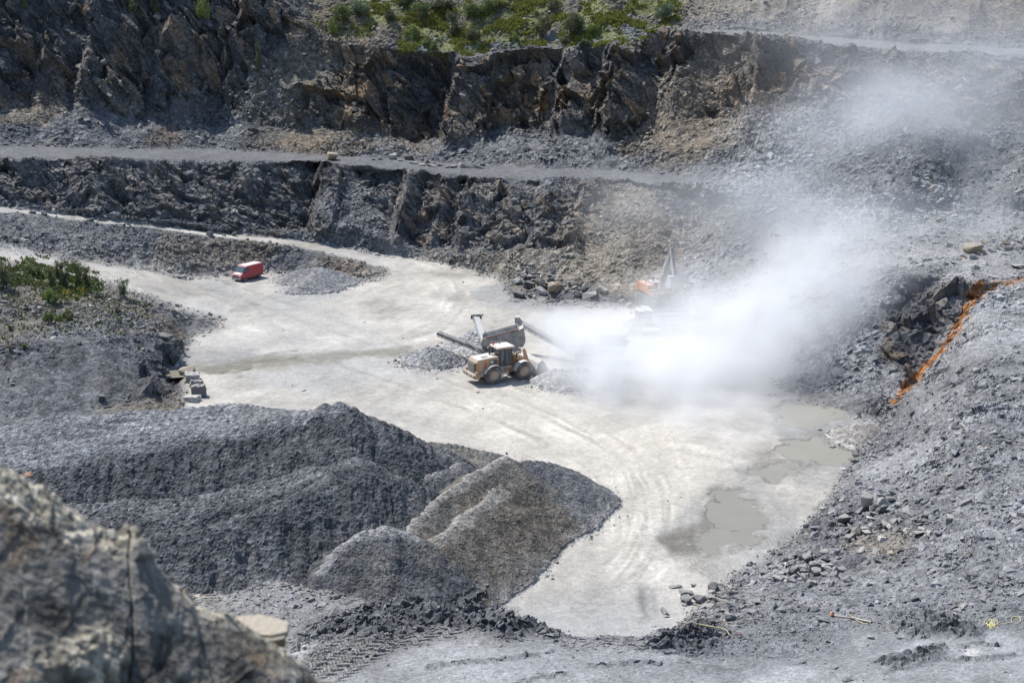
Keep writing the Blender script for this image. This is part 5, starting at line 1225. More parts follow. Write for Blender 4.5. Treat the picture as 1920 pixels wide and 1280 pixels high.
# ------------------------------------------------------------------ dump truck
def dump_truck():
    root = empty('dump_truck'); root.location = at_z(1234, 622, 0); root.rotation_euler = (0, 0, math.radians(188))
    tag(root, 'pale yellow articulated dump truck standing half hidden in the dust under the excavator', 'dump truck')
    for x in (3.3, -1.1, -3.0):
        for s in (-1, 1): add_wheel(root, x, s * 1.2, .85, .6, s, lugs=16)
    MB().box(-3.8, 1.4, -.5, .5, .8, 1.3).box(1.4, 4.6, -.55, .55, .8, 1.4).build('chassis', M_BLACKP, root, .04)
    MB().prism([(3.2, 1.3), (3.2, 2.5), (4.7, 2.15), (5.05, 1.9), (5.1, 1.0), (4.4, .9)], -1.1, 1.1).build('hood', M_OCHRE_D, root, .1)
    MB().box(5.06, 5.14, -.8, .8, 1.1, 1.8).build('grille', M_BLACKP, root)
    cab = MB().prism([(1.55, 1.4), (1.6, 2.2), (3.2, 2.2), (3.2, 1.4)], -1.05, 1.05).build('cab', M_OCHRE_D, root, .05)
    MB().prism([(1.62, 2.2), (3.2, 2.2), (2.9, 3.15), (1.65, 3.2)], -1.0, 1.0).build('window', M_GLASS, cab, .03)
    MB().box(1.5, 3.1, -1.1, 1.1, 3.16, 3.3).build('roof', M_WHITEP, cab, .05)
    for s in (-1, 1):
        MB().arc((3.3, 0, .85), .98, math.radians(15), math.radians(165), s * .9, s * 1.52, .05, 10).build('fender', M_OCHRE_D, root)
        MB().beam((3.4, s * 1.1, 2.4), (3.6, s * 1.5, 2.5), .04, .04).box(3.55, 3.62, s * 1.35, s * 1.6, 2.2, 2.8).build('mirror', M_BLACKP, root)
    MB().beam((3.15, -1.2, 1.4), (3.0, -1.2, 2.7), .06, .06).beam((1.7, -1.2, 1.4), (1.7, -1.2, 2.7), .06, .06).beam((1.7, -1.2, 2.7), (3.0, -1.2, 2.7), .06, .06).build('hand_rail', M_WHITEP, root)
    b = MB()
    outer = [(1.3, 1.75), (1.2, 2.9), (.2, 3.0), (-4.6, 2.75), (-5.1, 2.9), (-4.4, 1.9), (-3.2, 1.4), (.6, 1.4)]
    for s in (-1, 1): b.prism(outer, s * 1.6, s * 1.5)
    b.prism([(1.3, 1.75), (1.2, 3.35), (1.1, 3.35), (1.2, 1.75)], -1.5, 1.5).prism([(.6, 1.4), (-3.2, 1.4), (-4.4, 1.9), (-5.1, 2.9), (-5.1, 2.8), (-4.4, 1.82), (-3.2, 1.3), (.6, 1.3), (1.3, 1.66), (1.3, 1.75)], -1.5, 1.5)
    b.prism([(1.2, 3.3), (2.3, 3.45), (2.3, 3.5), (1.2, 3.4)], -1.5, 1.5)
    for x in (0, -1.3, -2.6, -3.9): b.box(x, x + .14, -1.68, -1.6, 1.5, 2.78).box(x, x + .14, 1.6, 1.68, 1.5, 2.78)
    bd = b.build('tipper_body', M_PALEP, root)
    o = link('load', boulder_mesh('load', 78, .5, 20), M_STONE, bd); o.location = (-1.7, 0, 2.35); o.scale = (2.6, 1.35, 1.0)
dump_truck()
# ------------------------------------------------------------------ boulders one can tell apart
BM_ = {}
def bmesh_for(kind):
    if kind not in BM_:
        i = len(BM_)
        sl, pt = {'slab': (.28, 12), 'block': (.75, 14), 'round': (.85, 22), 'shard': (.45, 10), 'flat': (.4, 14)}[kind[0]]
        BM_[kind] = boulder_mesh('boulder', 300 + i * 7, sl, pt)
    return BM_[kind]
RB = np.random.default_rng(21)
def boulder(u, v, w, kind='block', mat=None, label=None, group=None, sy=None, sz=1.0, rz=None, tilt=.25, sink=.3, name='boulder', var=None):
    """w: width in photo pixels"""
    p, n = ground_at(u, v)
    s = float(project(p[None])[2][0]); r = .5 * w * s / FPX
    me = bmesh_for((kind, int(RB.integers(0, 5)) if var is None else var))
    o = bpy.data.objects.new(name, me); COL.objects.link(o)
    if not me.materials: me.materials.append(M_STONE)
    o.material_slots[0].link = 'OBJECT'; o.material_slots[0].material = mat or M_STONE
    hz = np.abs(np.array([vv.co.z for vv in me.vertices])).max() * r * sz
    o.location = p + np.array([0, 0, 1]) * hz * (1 - 2 * sink)
    o.scale = (r, r * (sy or RB.uniform(.65, .95)), r * sz)
    o.rotation_euler = (RB.normal(0, tilt), RB.normal(0, tilt), RB.uniform(0, 6.28) if rz is None else rz)
    tag(o, label, 'boulder' if name == 'boulder' else name.replace('_', ' '), group)
    return o

def square_block(u, v, w, d, h, rz, mat, label):
    p, n = ground_at(u, v); s = float(project(p[None])[2][0]); k = s / FPX
    bm = bmesh.new(); bmesh.ops.create_cube(bm, size=1)
    bmesh.ops.subdivide_edges(bm, edges=bm.edges[:], cuts=5, use_grid_fill=True)
    co = np.array([x.co[:] for x in bm.verts], F32)
    nn = fbm(co + u, .8, 3, int(u)); n2_ = fbm(co * 2 + v, .6, 3, int(v))
    for x, a, b in zip(bm.verts, nn, n2_):
        x.co += Vector((.12 * a, .10 * b, .10 * (a - b)))
        for i in range(3):
            if abs(x.co[i]) > .46 and a + b > .25: x.co[i] *= .9
    me = bpy.data.meshes.new('stone_block'); bm.to_mesh(me); bm.free()
    o = link('stone_block', me, mat); o.scale = (w * k, d * k, h * k); o.location = p + np.array([0, 0, h * k * .42]); o.rotation_euler = (RB.normal(0, .06), RB.normal(0, .06), rz)
    tag(o, label, 'stone block'); return o
square_block(362, 711, 27, 24, 15, .25, M_STONE_PALE, 'stone block with a flat white top, highest of the row beside the small brown pool')
square_block(370, 722, 24, 16, 12, .3, M_STONE_PALE, 'narrow pale block wedged between the white-topped block and the tall squared block')
square_block(374, 741, 25, 18, 24, .1, M_STONE, 'tall squared dark-sided block, biggest of the row by the pit floor edge')
square_block(362, 750, 28, 20, 11, -.2, M_STONE_PALE, 'low flat pale block at the lower end of the row of blocks')
boulder(350, 698, 32, 'round', M_STONE_TAN, 'rounded brownish boulder with banding behind the row of cut blocks', sz=.9)
boulder(326, 676, 30, 'block', M_STONE_DARK, 'black faceted boulder at the corner of the dark spoil slope', sz=1.1)
boulder(342, 672, 20, 'block', M_STONE_PALE, 'pale tilted block leaning against the black faceted boulder', sz=1)
boulder(310, 634, 34, 'round', M_STONE_DARK, 'smooth dark boulder at the end of the path on the spoil crest', sz=.7)
boulder(190, 745, 20, 'block', M_STONE_DARK, 'lone dark upright boulder low on the dark spoil slope', sz=1.3)
boulder(100, 632, 16, 'flat', M_STONE_PALE, 'pale flat boulder beside the path at the foot of the bushy bank', sz=.8)
boulder(270, 655, 9, 'block', M_STONE_TAN, 'small tan boulder on the dark spoil slope under the path', sz=1)
boulder(266, 612, 22, 'slab', M_STONE, 'long grey slab lying tilted near the foot of the bushy bank', sz=1, tilt=.4)
for i, (u, v) in enumerate([(172, 572), (240, 598), (248, 590), (232, 592), (205, 560), (152, 602), (120, 615), (134, 622), (146, 612), (160, 610), (185, 602), (220, 605), (275, 578), (300, 568)]):
    boulder(u, v, RB.uniform(8, 15), ['shard', 'flat', 'block'][i % 3], M_STONE if i % 4 else M_STONE_PALE, 'angular grey boulder lying on the bushy bank below the haul road', 'boulders on the bushy bank')
# rock pile at the foot of the lower face
for u, v, w, k, m, sz, lab in ((973, 556, 22, 'block', M_STONE_DARK, .9, 'black wedge boulder at the front edge of the rock pile below the tan scree'), (1016, 548, 18, 'round', M_STONE_PALE, .9, 'rounded pale boulder in front of the rock pile'),
                               (991, 536, 26, 'block', M_STONE_DARK, 1.0, 'dark brown slab-faced boulder in the middle of the rock pile'), (1013, 536, 22, 'block', M_STONE_DARK, 1, 'charcoal boulder with a pale lip at the heart of the rock pile'),
                               (1034, 546, 18, 'block', M_STONE_TAN, 1.5, 'brown upright boulder of the leaning pair in the rock pile'), (1047, 546, 18, 'round', M_STONE_TAN, 1.6, 'light brown oval upright boulder of the leaning pair in the rock pile'),
                               (969, 530, 18, 'round', M_STONE_PALE, .8, 'cream boulder at the upper corner of the rock pile nearest the pale floor'), (996, 517, 22, 'slab', M_STONE_PALE, 1, 'thin pale slab standing on edge atop the rock pile'),
                               (1004, 558, 13, 'block', M_STONE_PALE, 1, 'small white block fallen in front of the rock pile'), (994, 555, 12, 'block', M_STONE_PALE, 1, 'whitish chunk between the black wedge boulder and the small white block'),
                               (1083, 556, 11, 'block', M_STONE_PALE, 2.2, 'pale upright post-like boulder standing in thin dust'), (1108, 556, 32, 'shard', M_STONE_PALE, 1.2, 'large pale wedge of rock veiled by dust beside the post-like boulder'),
                               (1132, 545, 20, 'block', M_STONE_PALE, 1.0, 'grey lump of rock veiled by dust behind the large pale wedge'), (1166, 568, 14, 'round', M_STONE_PALE, .9, 'round pale boulder by the track of the excavator'), (1180, 573, 12, 'round', M_STONE_PALE, .9, 'small round boulder just ahead of the excavator track')):
    boulder(u, v, w * 1.25, k, m, lab, sz=sz, sink=.1)
for i in range(46):
    u = RB.normal(1020, 32); v = RB.normal(523, 12) + abs(u - 1010) * .1
    boulder(u, v, RB.uniform(8, 16), ['block', 'shard', 'flat', 'slab'][i % 4], [M_STONE, M_STONE_PALE, M_STONE, M_STONE_PALE][i % 4], 'broken grey rock in the pile at the foot of the lower face', 'rocks of the pile at the foot of the lower face', sink=.08)
# bench road
boulder(621, 297, 27, 'round', M_STONE_TAN, 'big tan-topped boulder balanced on the lip of the bench road', sz=.85, sink=.12, var=1)
for i, (u, v, w, k, m) in enumerate([(738, 296, 17, 'round', M_STONE_PALE), (766, 297, 20, 'block', M_STONE), (752, 300, 11, 'flat', M_STONE), (776, 305, 17, 'slab', M_STONE_PALE), (790, 308, 17, 'flat', M_STONE_PALE), (808, 310, 22, 'slab', M_STONE_PALE), (824, 309, 15, 'flat', M_STONE),
                                     (800, 303, 12, 'block', M_STONE), (815, 304, 12, 'flat', M_STONE), (838, 312, 13, 'flat', M_STONE), (792, 299, 8, 'block', M_STONE_DARK), (852, 312, 17, 'flat', M_STONE_PALE), (874, 312, 30, 'slab', M_STONE_PALE), (896, 313, 26, 'slab', M_STONE_PALE), (903, 309, 13, 'block', M_STONE_PALE), (712, 297, 12, 'flat', M_STONE), (700, 298, 9, 'flat', M_STONE)]):
    boulder(u, v, w, k, m, {0: 'rounded pale boulder, first of the slabs lined up along the bench road lip', 1: 'grey peaked boulder among the slabs on the bench road lip', 12: 'longest pale slab lying on the bench road lip', 13: 'pale slab touching the end of the longest slab on the bench road lip'}.get(i, 'flat grey slab lying in the row along the bench road lip'), None if i in (0, 1, 12, 13) else 'slabs along the bench road lip', tilt=.12, sz=1.4 if k == 'slab' else 1.0, sink=.15, rz=RB.normal(0, .3))
for i in range(34):
    u = RB.uniform(640, 1120); v = np.interp(u, [640, 800, 900, 1120], [272, 276, 288, 296]) + RB.normal(0, 6)
    boulder(u, v, RB.uniform(6, 13), ['block', 'shard', 'flat'][i % 3], [M_STONE, M_STONE_PALE, M_STONE_DARK][i % 3], 'fallen grey block at the foot of the tall rock face behind the bench road', 'fallen blocks behind the bench road')
# right-hand bench
boulder(1824, 470, 38, 'block', M_STONE_TAN, 'big squared tan boulder on the bench above the rust-stained gully', sz=.95, sink=.15, rz=.5, var=2, tilt=.08)
boulder(1842, 474, 15, 'round', M_STONE_TAN, 'small tan boulder tucked beside the big squared tan boulder', sink=.2)
boulder(1858, 468, 16, 'block', M_STONE, 'grey boulder just past the small tan boulder on the bench', sink=.2)
boulder(1846, 455, 18, 'block', M_STONE_TAN, 'tan block behind the big squared tan boulder on the bench', sink=.2)
boulder(1760, 411, 22, 'flat', M_STONE_TAN, 'lone brown flat boulder on the dusty slope above the bench', sink=.2)
boulder(1756, 454, 18, 'flat', M_STONE, 'lone grey flat boulder on the bench left of the squared tan boulder'.replace(' left of', ' away from'), sink=.2)
boulder(1810, 482, 6, 'block', stone_material('rust_stone', (.42, .17, .05), (.3, .12, .05), .1), 'tiny rusty stone in front of the big squared tan boulder', sink=.1)
boulder(1828, 496, 17, 'slab', M_STONE_PALE, 'thin pale slab lying flat on the bench in front of the tan boulder', sink=.2, tilt=.05)
boulder(1908, 500, 34, 'flat', M_STONE_PALE, 'long pale slab at the edge of the bench near the gully head', sink=.2, tilt=.08, rz=-.2)
for i in range(20):
    boulder(RB.uniform(1850, 1935), RB.uniform(440, 470), RB.uniform(9, 18), ['block', 'flat', 'shard'][i % 3], [M_STONE, M_STONE_TAN, M_STONE][i % 3], 'broken rock in the low heap on the bench above the gully', 'rocks heaped on the bench above the gully', sink=.2)
for i in range(16):
    u = RB.uniform(1300, 1430); boulder(u, 355 - (u - 1300) * .3 + RB.normal(0, 9), RB.uniform(8, 17), ['flat', 'shard', 'slab'][i % 3], M_STONE_PALE, 'pale slab of slate strewn where the bench road meets the scree', 'pale slabs on the scree by the bench road end', sink=.15)
for i in range(8):
    boulder(RB.uniform(1760, 1850), RB.uniform(150, 185), RB.uniform(18, 30), 'slab', M_STONE_PALE if i % 2 else M_STONE, 'tilted slate plate jutting from the far scree under the upper road', 'tilted plates under the upper road', tilt=.5, sz=1.5)
# near right-hand slope
for i in range(24):
    boulder(RB.normal(1325, 26), RB.normal(1122, 17), RB.uniform(14, 32), ['block', 'flat', 'shard', 'slab'][i % 4], [M_STONE, M_STONE_PALE, M_STONE][i % 3], 'grey slate block scattered at the pit floor edge by the near ledge', 'slate blocks at the pit floor edge', sink=.06)
boulder(1369, 1158, 34, 'block', M_STONE, 'large squarish grey block by itself above the yellow hose', sink=.2, sz=.9)
boulder(1372, 1112, 22, 'block', M_STONE, 'squarish block at the upper edge of the scattered slate blocks', sink=.2)
for i in range(64):
    a = RB.uniform(0, 1); u = 1440 + 135 * a + RB.normal(0, 10); v = 1085 - 30 * math.sin(a * 3) + RB.normal(0, 16)
    boulder(u, v, RB.uniform(13, 30), ['block', 'shard', 'flat', 'slab'][i % 4], [M_STONE, M_STONE, M_STONE_PALE, M_STONE][i % 4], 'slate block piled in the low mound at the edge of the muddy ground', 'slate blocks of the low mound', sink=.04)
for i in range(44):
    a = RB.uniform(0, 1); u = 1560 + 150 * a + RB.normal(0, 10); v = 1000 - 40 * a + RB.normal(0, 22)
    boulder(u, v, RB.uniform(13, 32), ['block', 'shard', 'flat', 'slab'][i % 4], [M_STONE, M_STONE_PALE, M_STONE][i % 3], 'slate block lying in the band of rubble around the tan gravel patch', 'slate blocks around the tan gravel patch', sink=.06)
boulder(1625, 948, 24, 'slab', M_STONE_PALE, 'smooth pale slab standing upright above the muddy ground', sink=.1, tilt=.02, sz=5, sy=.9, rz=.1)
boulder(1545, 952, 24, 'flat', M_STONE_PALE, 'flat pale slab lying near the edge of the muddy ground', sink=.2, tilt=.1)
for u, v, w, lab in ((1738, 1000, 26, 'broken pale rock rib jutting from the near slope, lower of the pair'), (1772, 980, 34, 'broken pale rock rib jutting from the near slope, upper of the pair')):
    boulder(u, v, w, 'shard', M_STONE_PALE, lab, sz=2.2, sink=.3)
for i in range(26):
    u = RB.uniform(1650, 1930); boulder(u, RB.uniform(830, 1010) - (u - 1650) * .2, RB.uniform(12, 27), ['shard', 'flat', 'block'][i % 3], [M_STONE, M_STONE_PALE, M_STONE_DARK][i % 3], 'loose slate block lying out on the near hillside', 'loose blocks on the near hillside')
for i, (u, v) in enumerate([(62, 399), (85, 402), (12, 398), (170, 412), (184, 410), (240, 424), (250, 425), (395, 440), (412, 436), (420, 440), (440, 440), (15, 450), (8, 446), (30, 452), (45, 448), (130, 460), (160, 468), (190, 478)]):
    boulder(u, v, RB.uniform(9, 17), ['block', 'round', 'flat'][i % 3], [M_STONE_DARK, M_STONE, M_STONE_PALE][i % 3], 'grey rock on the rough bank between the two haul roads', 'rocks on the bank between the haul roads')

# ------------------------------------------------------------------ plants
def leaf_material(name, a, b):
    m, nt, N, L = new_mat(name)
    out = N.new('ShaderNodeOutputMaterial'); bs = N.new('ShaderNodeBsdfPrincipled')
    at = N.new('ShaderNodeAttribute'); at.attribute_name = 'col'; sp = N.new('ShaderNodeSeparateColor'); L.new(at.outputs['Color'], sp.inputs[0])
    mx = N.new('ShaderNodeMix'); mx.data_type = 'RGBA'; mx.inputs[6].default_value = (*a, 1); mx.inputs[7].default_value = (*b, 1); L.new(sp.outputs[0], mx.inputs[0])
    L.new(mx.outputs[2], bs.inputs['Base Color']); bs.inputs['Roughness'].default_value = .7; bs.inputs['Specular IOR Level'].default_value = .3
    tr = N.new('ShaderNodeBsdfTranslucent'); L.new(mx.outputs[2], tr.inputs[0]); ms = N.new('ShaderNodeMixShader'); ms.inputs[0].default_value = .25
    L.new(bs.outputs[0], ms.inputs[1]); L.new(tr.outputs[0], ms.inputs[2]); L.new(ms.outputs[0], out.inputs[0])
    return m
M_LF = {'dark': leaf_material('dark_leaves', (.05, .064, .036), (.12, .14, .075)), 'mid': leaf_material('green_leaves', (.085, .115, .045), (.21, .25, .105)), 'bright': leaf_material('bright_leaves', (.13, .17, .05), (.29, .34, .12)),
        'silver': leaf_material('silvery_leaves', (.11, .15, .09), (.24, .29, .19)), 'olive': leaf_material('olive_leaves', (.085, .095, .055), (.18, .19, .115)), 'yellow': leaf_material('yellow_flowers', (.20, .19, .04), (.52, .42, .05))}
M_STEM = ground_material('woody_stem', .05, .3, .3, .5, .9)
def foliage(seed, n, leaf, squash=.85, spiky=0.0, nclump=14):
    r = np.random.default_rng(seed)
    cl = r.normal(0, 1, (nclump, 3)); cl /= np.linalg.norm(cl, axis=1)[:, None]; cl *= r.uniform(.35, .8, (nclump, 1)); cl[:, 2] = cl[:, 2] * squash + .75 * squash
    cl[:, 2] = np.abs(cl[:, 2])
    rad = r.uniform(.22, .48, nclump)
    k = r.integers(0, nclump, n); d = r.normal(0, 1, (n, 3)); d /= np.linalg.norm(d, axis=1)[:, None]; d *= rad[k][:, None] * r.random((n, 1)) ** .45
    if spiky: d[:, 2] *= 1 + spiky * r.random(n) * 2
    c = cl[k] + d; c[:, 2] = np.abs(c[:, 2])
    a = r.normal(0, 1, (n, 3)); a[:, 2] += spiky * 1.5; a /= np.linalg.norm(a, axis=1)[:, None]; b = np.cross(a, r.normal(0, 1, (n, 3))); b /= np.linalg.norm(b, axis=1)[:, None]
    L_ = leaf * r.uniform(.6, 1.5, (n, 1)); W_ = L_ * .42
    V = np.stack([c - a * L_ * .5, c + b * W_ * .5, c + a * L_ * .5, c - b * W_ * .5], 1).reshape(-1, 3)
    cc = np.repeat(np.clip(.5 + .35 * r.normal(0, 1, n) + .3 * (r.random(nclump)[k] - .5), 0, 1), 4)
    col = np.stack([cc, cc, cc], -1).astype(F32)
    me = mesh_np('foliage', V, np.arange(n * 4), 4, False, {'col': col})
    st = MB()
    for q in cl[:8]: st.beam((0, 0, -.15), tuple(q), .03, .03)
    bmesh.ops.recalc_face_normals(st.bm, faces=st.bm.faces[:]); ms = bpy.data.meshes.new('stem'); st.bm.to_mesh(ms); st.bm.free(); ms.materials.append(M_STEMB)
    return me, ms
M_STEMB = paint('bark', (.07, .055, .04), .9)
FOL = {'bush': foliage(1, 2600, .15), 'bush2': foliage(2, 2600, .14, 1.0, 0, 18), 'dense': foliage(3, 3800, .12, .95, 0, 26), 'upright': foliage(4, 1900, .17, 1.35, .5, 12), 'loose': foliage(5, 1100, .17, .8, .3, 10), 'low': foliage(6, 1200, .16, .5, .2, 12)}
def shrub(u, v, w, h, form, leaf, label, group=None, name='shrub'):
    p, n = ground_at(u, v); s = float(project(p[None])[2][0]); k = s / FPX
    root = empty(name, tuple(p + np.array([0, 0, -.05])), float(RB.uniform(0, 6.28))); tag(root, label, name, group)
    me, ms = FOL[form]
    f = bpy.data.objects.new('foliage', me); COL.objects.link(f); f.parent = root
    if not me.materials: me.materials.append(M_LF['mid'])
    f.material_slots[0].link = 'OBJECT'; f.material_slots[0].material = M_LF[leaf]
    t = bpy.data.objects.new('stem', ms); COL.objects.link(t); t.parent = root
    zt = max(vv.co.z for vv in me.vertices)
    root.scale = (w * k * .48, w * k * .48, h * k / zt * .95)
    return root
for a in [(640, 45, 46, 46, 'bush2', 'mid', 'big leafy shrub at the near-bare end of the grassy slope top'), (628, 62, 26, 34, 'loose', 'bright', 'bright green shrub hanging down below the big leafy shrub'), (672, 28, 44, 34, 'bush', 'silver', 'greyish shrub spreading between two rock ribs atop the tall face'),
          (733, 38, 26, 24, 'dense', 'dark', 'small rounded dark shrub alone on bare ground'), (790, 34, 46, 38, 'bush2', 'mid', 'wide green shrub at the top edge behind the small round shrub'), (762, 12, 36, 26, 'bush', 'dark', 'dark shrub at the very top beside the wide green shrub'),
          (852, 66, 38, 52, 'upright', 'olive', 'tall olive shrub rising mid-slope above the tall face'), (885, 76, 36, 28, 'bush', 'olive', 'low olive shrub just downhill of the tall olive shrub'), (880, 34, 44, 34, 'bush2', 'mid', 'green shrub behind the tall olive shrub'), (915, 26, 46, 34, 'bush', 'mid', 'broad green shrub on the stony strip of the slope'), (828, 18, 50, 24, 'bush', 'dark', 'dark spreading shrub along the top edge of the slope'),
          (1016, 66, 38, 44, 'upright', 'olive', 'upright feathery shrub on the bright grass'), (1076, 62, 48, 44, 'dense', 'dark', 'large round dark shrub on the bright grass'), (1108, 64, 26, 26, 'bush', 'bright', 'bright shrub growing against the large round dark shrub'), (1062, 80, 40, 18, 'low', 'olive', 'low grey-green shrub on the edge of the drop below the round dark shrub'), (1098, 84, 36, 16, 'low', 'dark', 'low dark shrub on the drop edge under the bright shrub'),
          (1036, 20, 30, 26, 'loose', 'olive', 'thin shrub near the top above the upright feathery shrub'), (1246, 36, 42, 36, 'bush', 'silver', 'pale silvery shrub alone at the end of the grass by the upper road'), (960, 76, 26, 20, 'loose', 'bright', 'small bright shrub near the drop edge on the grass'), (940, 10, 40, 20, 'bush', 'bright', 'light green shrub at the top over the stony strip'),
          (380, 34, 36, 44, 'loose', 'bright', 'bright yellow-green bush clinging to the dark cliff top'), (250, 22, 40, 26, 'loose', 'olive', 'sparse olive bush on the cliff top'), (48, 18, 18, 20, 'loose', 'mid', 'small green bush in the cliff top gap'), (290, 20, 24, 26, 'loose', 'olive', 'sparse olive bush beside another on the cliff top, nearer the bright bush'), (487, 130, 18, 60, 'upright', 'olive', 'narrow creeping shrub growing down a cleft of the tall face'), (350, 185, 18, 12, 'low', 'olive', 'small patch of green on the apron of the tall face'),
          (815, 92, 30, 20, 'low', 'mid', 'low green shrub at the rim of the tall face'), (770, 70, 46, 28, 'low', 'bright', 'bright low scrub on the grassy slope'), (800, 84, 34, 20, 'loose', 'mid', 'loose green scrub close to the rim'), (700, 50, 22, 14, 'low', 'mid', 'low scrub on bare ground between greyish and rounded shrubs'), (1180, 20, 24, 12, 'low', 'bright', 'low bright plant on the upper grass'), (1000, 28, 26, 14, 'low', 'bright', 'low bright plant by the stony strip'),
          (5, 540, 52, 52, 'bush2', 'olive', 'big dark shrub cut by the picture edge on the bushy bank'.replace('cut by the picture edge', 'at the very end')), (62, 512, 50, 26, 'low', 'mid', 'low spreading shrub along the top of the bushy bank'), (98, 535, 30, 44, 'upright', 'mid', 'green upright shrub at the start of the dark clump'), (120, 534, 34, 58, 'upright', 'olive', 'tall olive shrub with feathery tips in the middle of the clump'), (146, 534, 32, 56, 'upright', 'mid', 'tall green shrub next to the feathery one in the clump'), (163, 532, 24, 44, 'upright', 'olive', 'olive shrub ending the clump beside the haul road'),
          (229, 553, 32, 36, 'upright', 'silver', 'greyish shrub alone at the haul road edge'), (90, 562, 26, 26, 'bush', 'bright', 'bright leafy shrub under the dark clump'), (104, 570, 26, 20, 'bush', 'mid', 'green shrub with a shadowed side beneath the bright leafy shrub'), (90, 604, 24, 26, 'bush', 'mid', 'green shrub low on the bank above the path'), (132, 602, 30, 32, 'upright', 'mid', 'upright green shrub low on the bank, beside the other low one'), (110, 600, 20, 16, 'loose', 'bright', 'small light shrub between the two low green shrubs'),
          (125, 552, 20, 14, 'loose', 'yellow', 'yellow-flowering plant under the dark clump'), (154, 550, 16, 16, 'loose', 'yellow', 'taller yellow-flowering plant under the end of the clump'), (145, 560, 22, 12, 'low', 'bright', 'low green plant among the yellow flowers'), (186, 556, 14, 14, 'loose', 'silver', 'pale little plant midway between the clump and the greyish shrub'), (272, 575, 16, 14, 'loose', 'silver', 'pale little plant far along the bank towards the pit floor'), (222, 585, 18, 16, 'loose', 'olive', 'pale olive plant midway down the bank'), (224, 605, 14, 14, 'loose', 'silver', 'thin pale plant near the stones at the foot of the bank'), (18, 615, 16, 12, 'low', 'mid', 'low green plant beside the path near its far end'), (46, 648, 14, 9, 'low', 'bright', 'small green tuft on the crest of the dark spoil slope'), (20, 652, 14, 9, 'low', 'olive', 'small olive tuft on the crest of the dark spoil slope')]:
    shrub(*a)
# grass and herbs on the slope above the tall face: one uncountable cover
def grass(name, label, mask, n, h, seed, mat):
    r = np.random.default_rng(seed); p = mask * AREA; p /= p.sum(); k = r.choice(len(p), n, p=p)
    base = PBf[k] + r.normal(0, .2, (n, 3)) * np.array([1, 1, 0]); V = []; cc = []
    for j in range(3):
        hh = h * r.uniform(.4, 1.5, n); a = r.uniform(0, 6.28, n); w_ = hh * r.uniform(.25, .5, n)
        ax = np.stack([np.cos(a), np.sin(a), 0 * a], -1); ln = np.stack([-np.sin(a), np.cos(a), 0 * a], -1) * (hh * r.normal(0, .5, n))[:, None]
        tip = base + ln + np.array([0, 0, 1]) * hh[:, None]
        V.append(np.stack([base - ax * w_[:, None], base + ax * w_[:, None], tip], 1)); cc.append(np.repeat(np.clip(r.normal(.5, .28, n) , 0, 1), 3))
    V = np.concatenate(V).reshape(-1, 3); cc = np.concatenate(cc)
    me = mesh_np(name, V, np.arange(len(V)), 3, False, {'col': np.stack([cc] * 3, -1).astype(F32)})
    o = link(name, me, mat); tag(o, label, 'grass', kind='stuff')
M_GRASS = leaf_material('moss_grass', (.11, .13, .03), (.29, .30, .08))
M_HERB = leaf_material('bank_herbs', (.06, .085, .03), (.16, .19, .07))
gpatch = np.clip(w_green * band(LN['P'], LN['R'], .1), 0, 1)
grass('grass', 'yellow-green grass and moss on the slope above the tall rock face', gpatch * sstep(-.02, .35, fbm(PBf, 4, 3, 300)), 26000, .36, 3, M_GRASS)
grass('grass', 'tufts of grass and herbs on the bushy bank', inpoly([(0, 495), (130, 495), (170, 520), (190, 560), (110, 560), (60, 530), (0, 545)], 8) * sstep(-.2, .2, fbm(PBf, 3, 3, 301)) + .03 * inpoly([(0, 540), (190, 540), (300, 580), (250, 620), (0, 640)], 8), 6000, .3, 4, M_HERB)

# ------------------------------------------------------------------ cut hoses left on the near ledge
def hose(name, label, cat, pts, rad, mat, lift=.06, closed=False):
    P4 = []
    for q in pts:
        p = ground_at(q[0], q[1])[0]; P4.append(p + np.array([0, 0, lift + (q[2] if len(q) > 2 else 0)]))
    P4 = np.array(P4)
    o3 = P4.mean(0); n = max(24, len(P4) * 6)
    t = np.linspace(0, len(P4) - 1, n); C = np.stack([np.interp(t, np.arange(len(P4)), P4[:, k]) for k in range(3)], -1)
    C = np.stack([blur1(C[:, k], 2.2) for k in range(3)], -1) - o3
    T = np.gradient(C, axis=0); T /= np.linalg.norm(T, axis=1)[:, None]; A_ = np.cross(T, [0, 0, 1.0]); A_ /= np.linalg.norm(A_, axis=1)[:, None] + 1e-9; B_ = np.cross(T, A_)
    an = np.arange(8) * math.pi / 4
    V = (C[:, None] + rad * (np.cos(an)[None, :, None] * A_[:, None] + np.sin(an)[None, :, None] * B_[:, None])).reshape(-1, 3)
    F_ = [(i * 8 + k, i * 8 + (k + 1) % 8, (i + 1) * 8 + (k + 1) % 8, (i + 1) * 8 + k) for i in range(n - 1) for k in range(8)]
    o = link(name, mesh_np(name, V, np.array(F_), 4, True), mat); o.location = o3
    tag(o, label, cat); return o
M_HOSE = paint('yellow_hose', (.50, .46, .07), .5, dust=.25); M_PIPE = paint('dark_pipe', (.06, .06, .065), .7, dust=.4); M_TIP = paint('orange_end', (.62, .25, .10), .6, dust=.2)
hose('yellow_hose', 'thin yellow hose lying over the dark clods beside the scattered slate blocks', 'hose', [(1302, 1168), (1320, 1172), (1338, 1174), (1352, 1176), (1362, 1181), (1368, 1190), (1380, 1193)], .03, M_HOSE)
hose('yellow_hose', 'short yellow hose curling past the orange-ended pipe', 'hose', [(1588, 1150), (1600, 1155), (1608, 1163), (1618, 1168), (1628, 1169)], .028, M_HOSE)
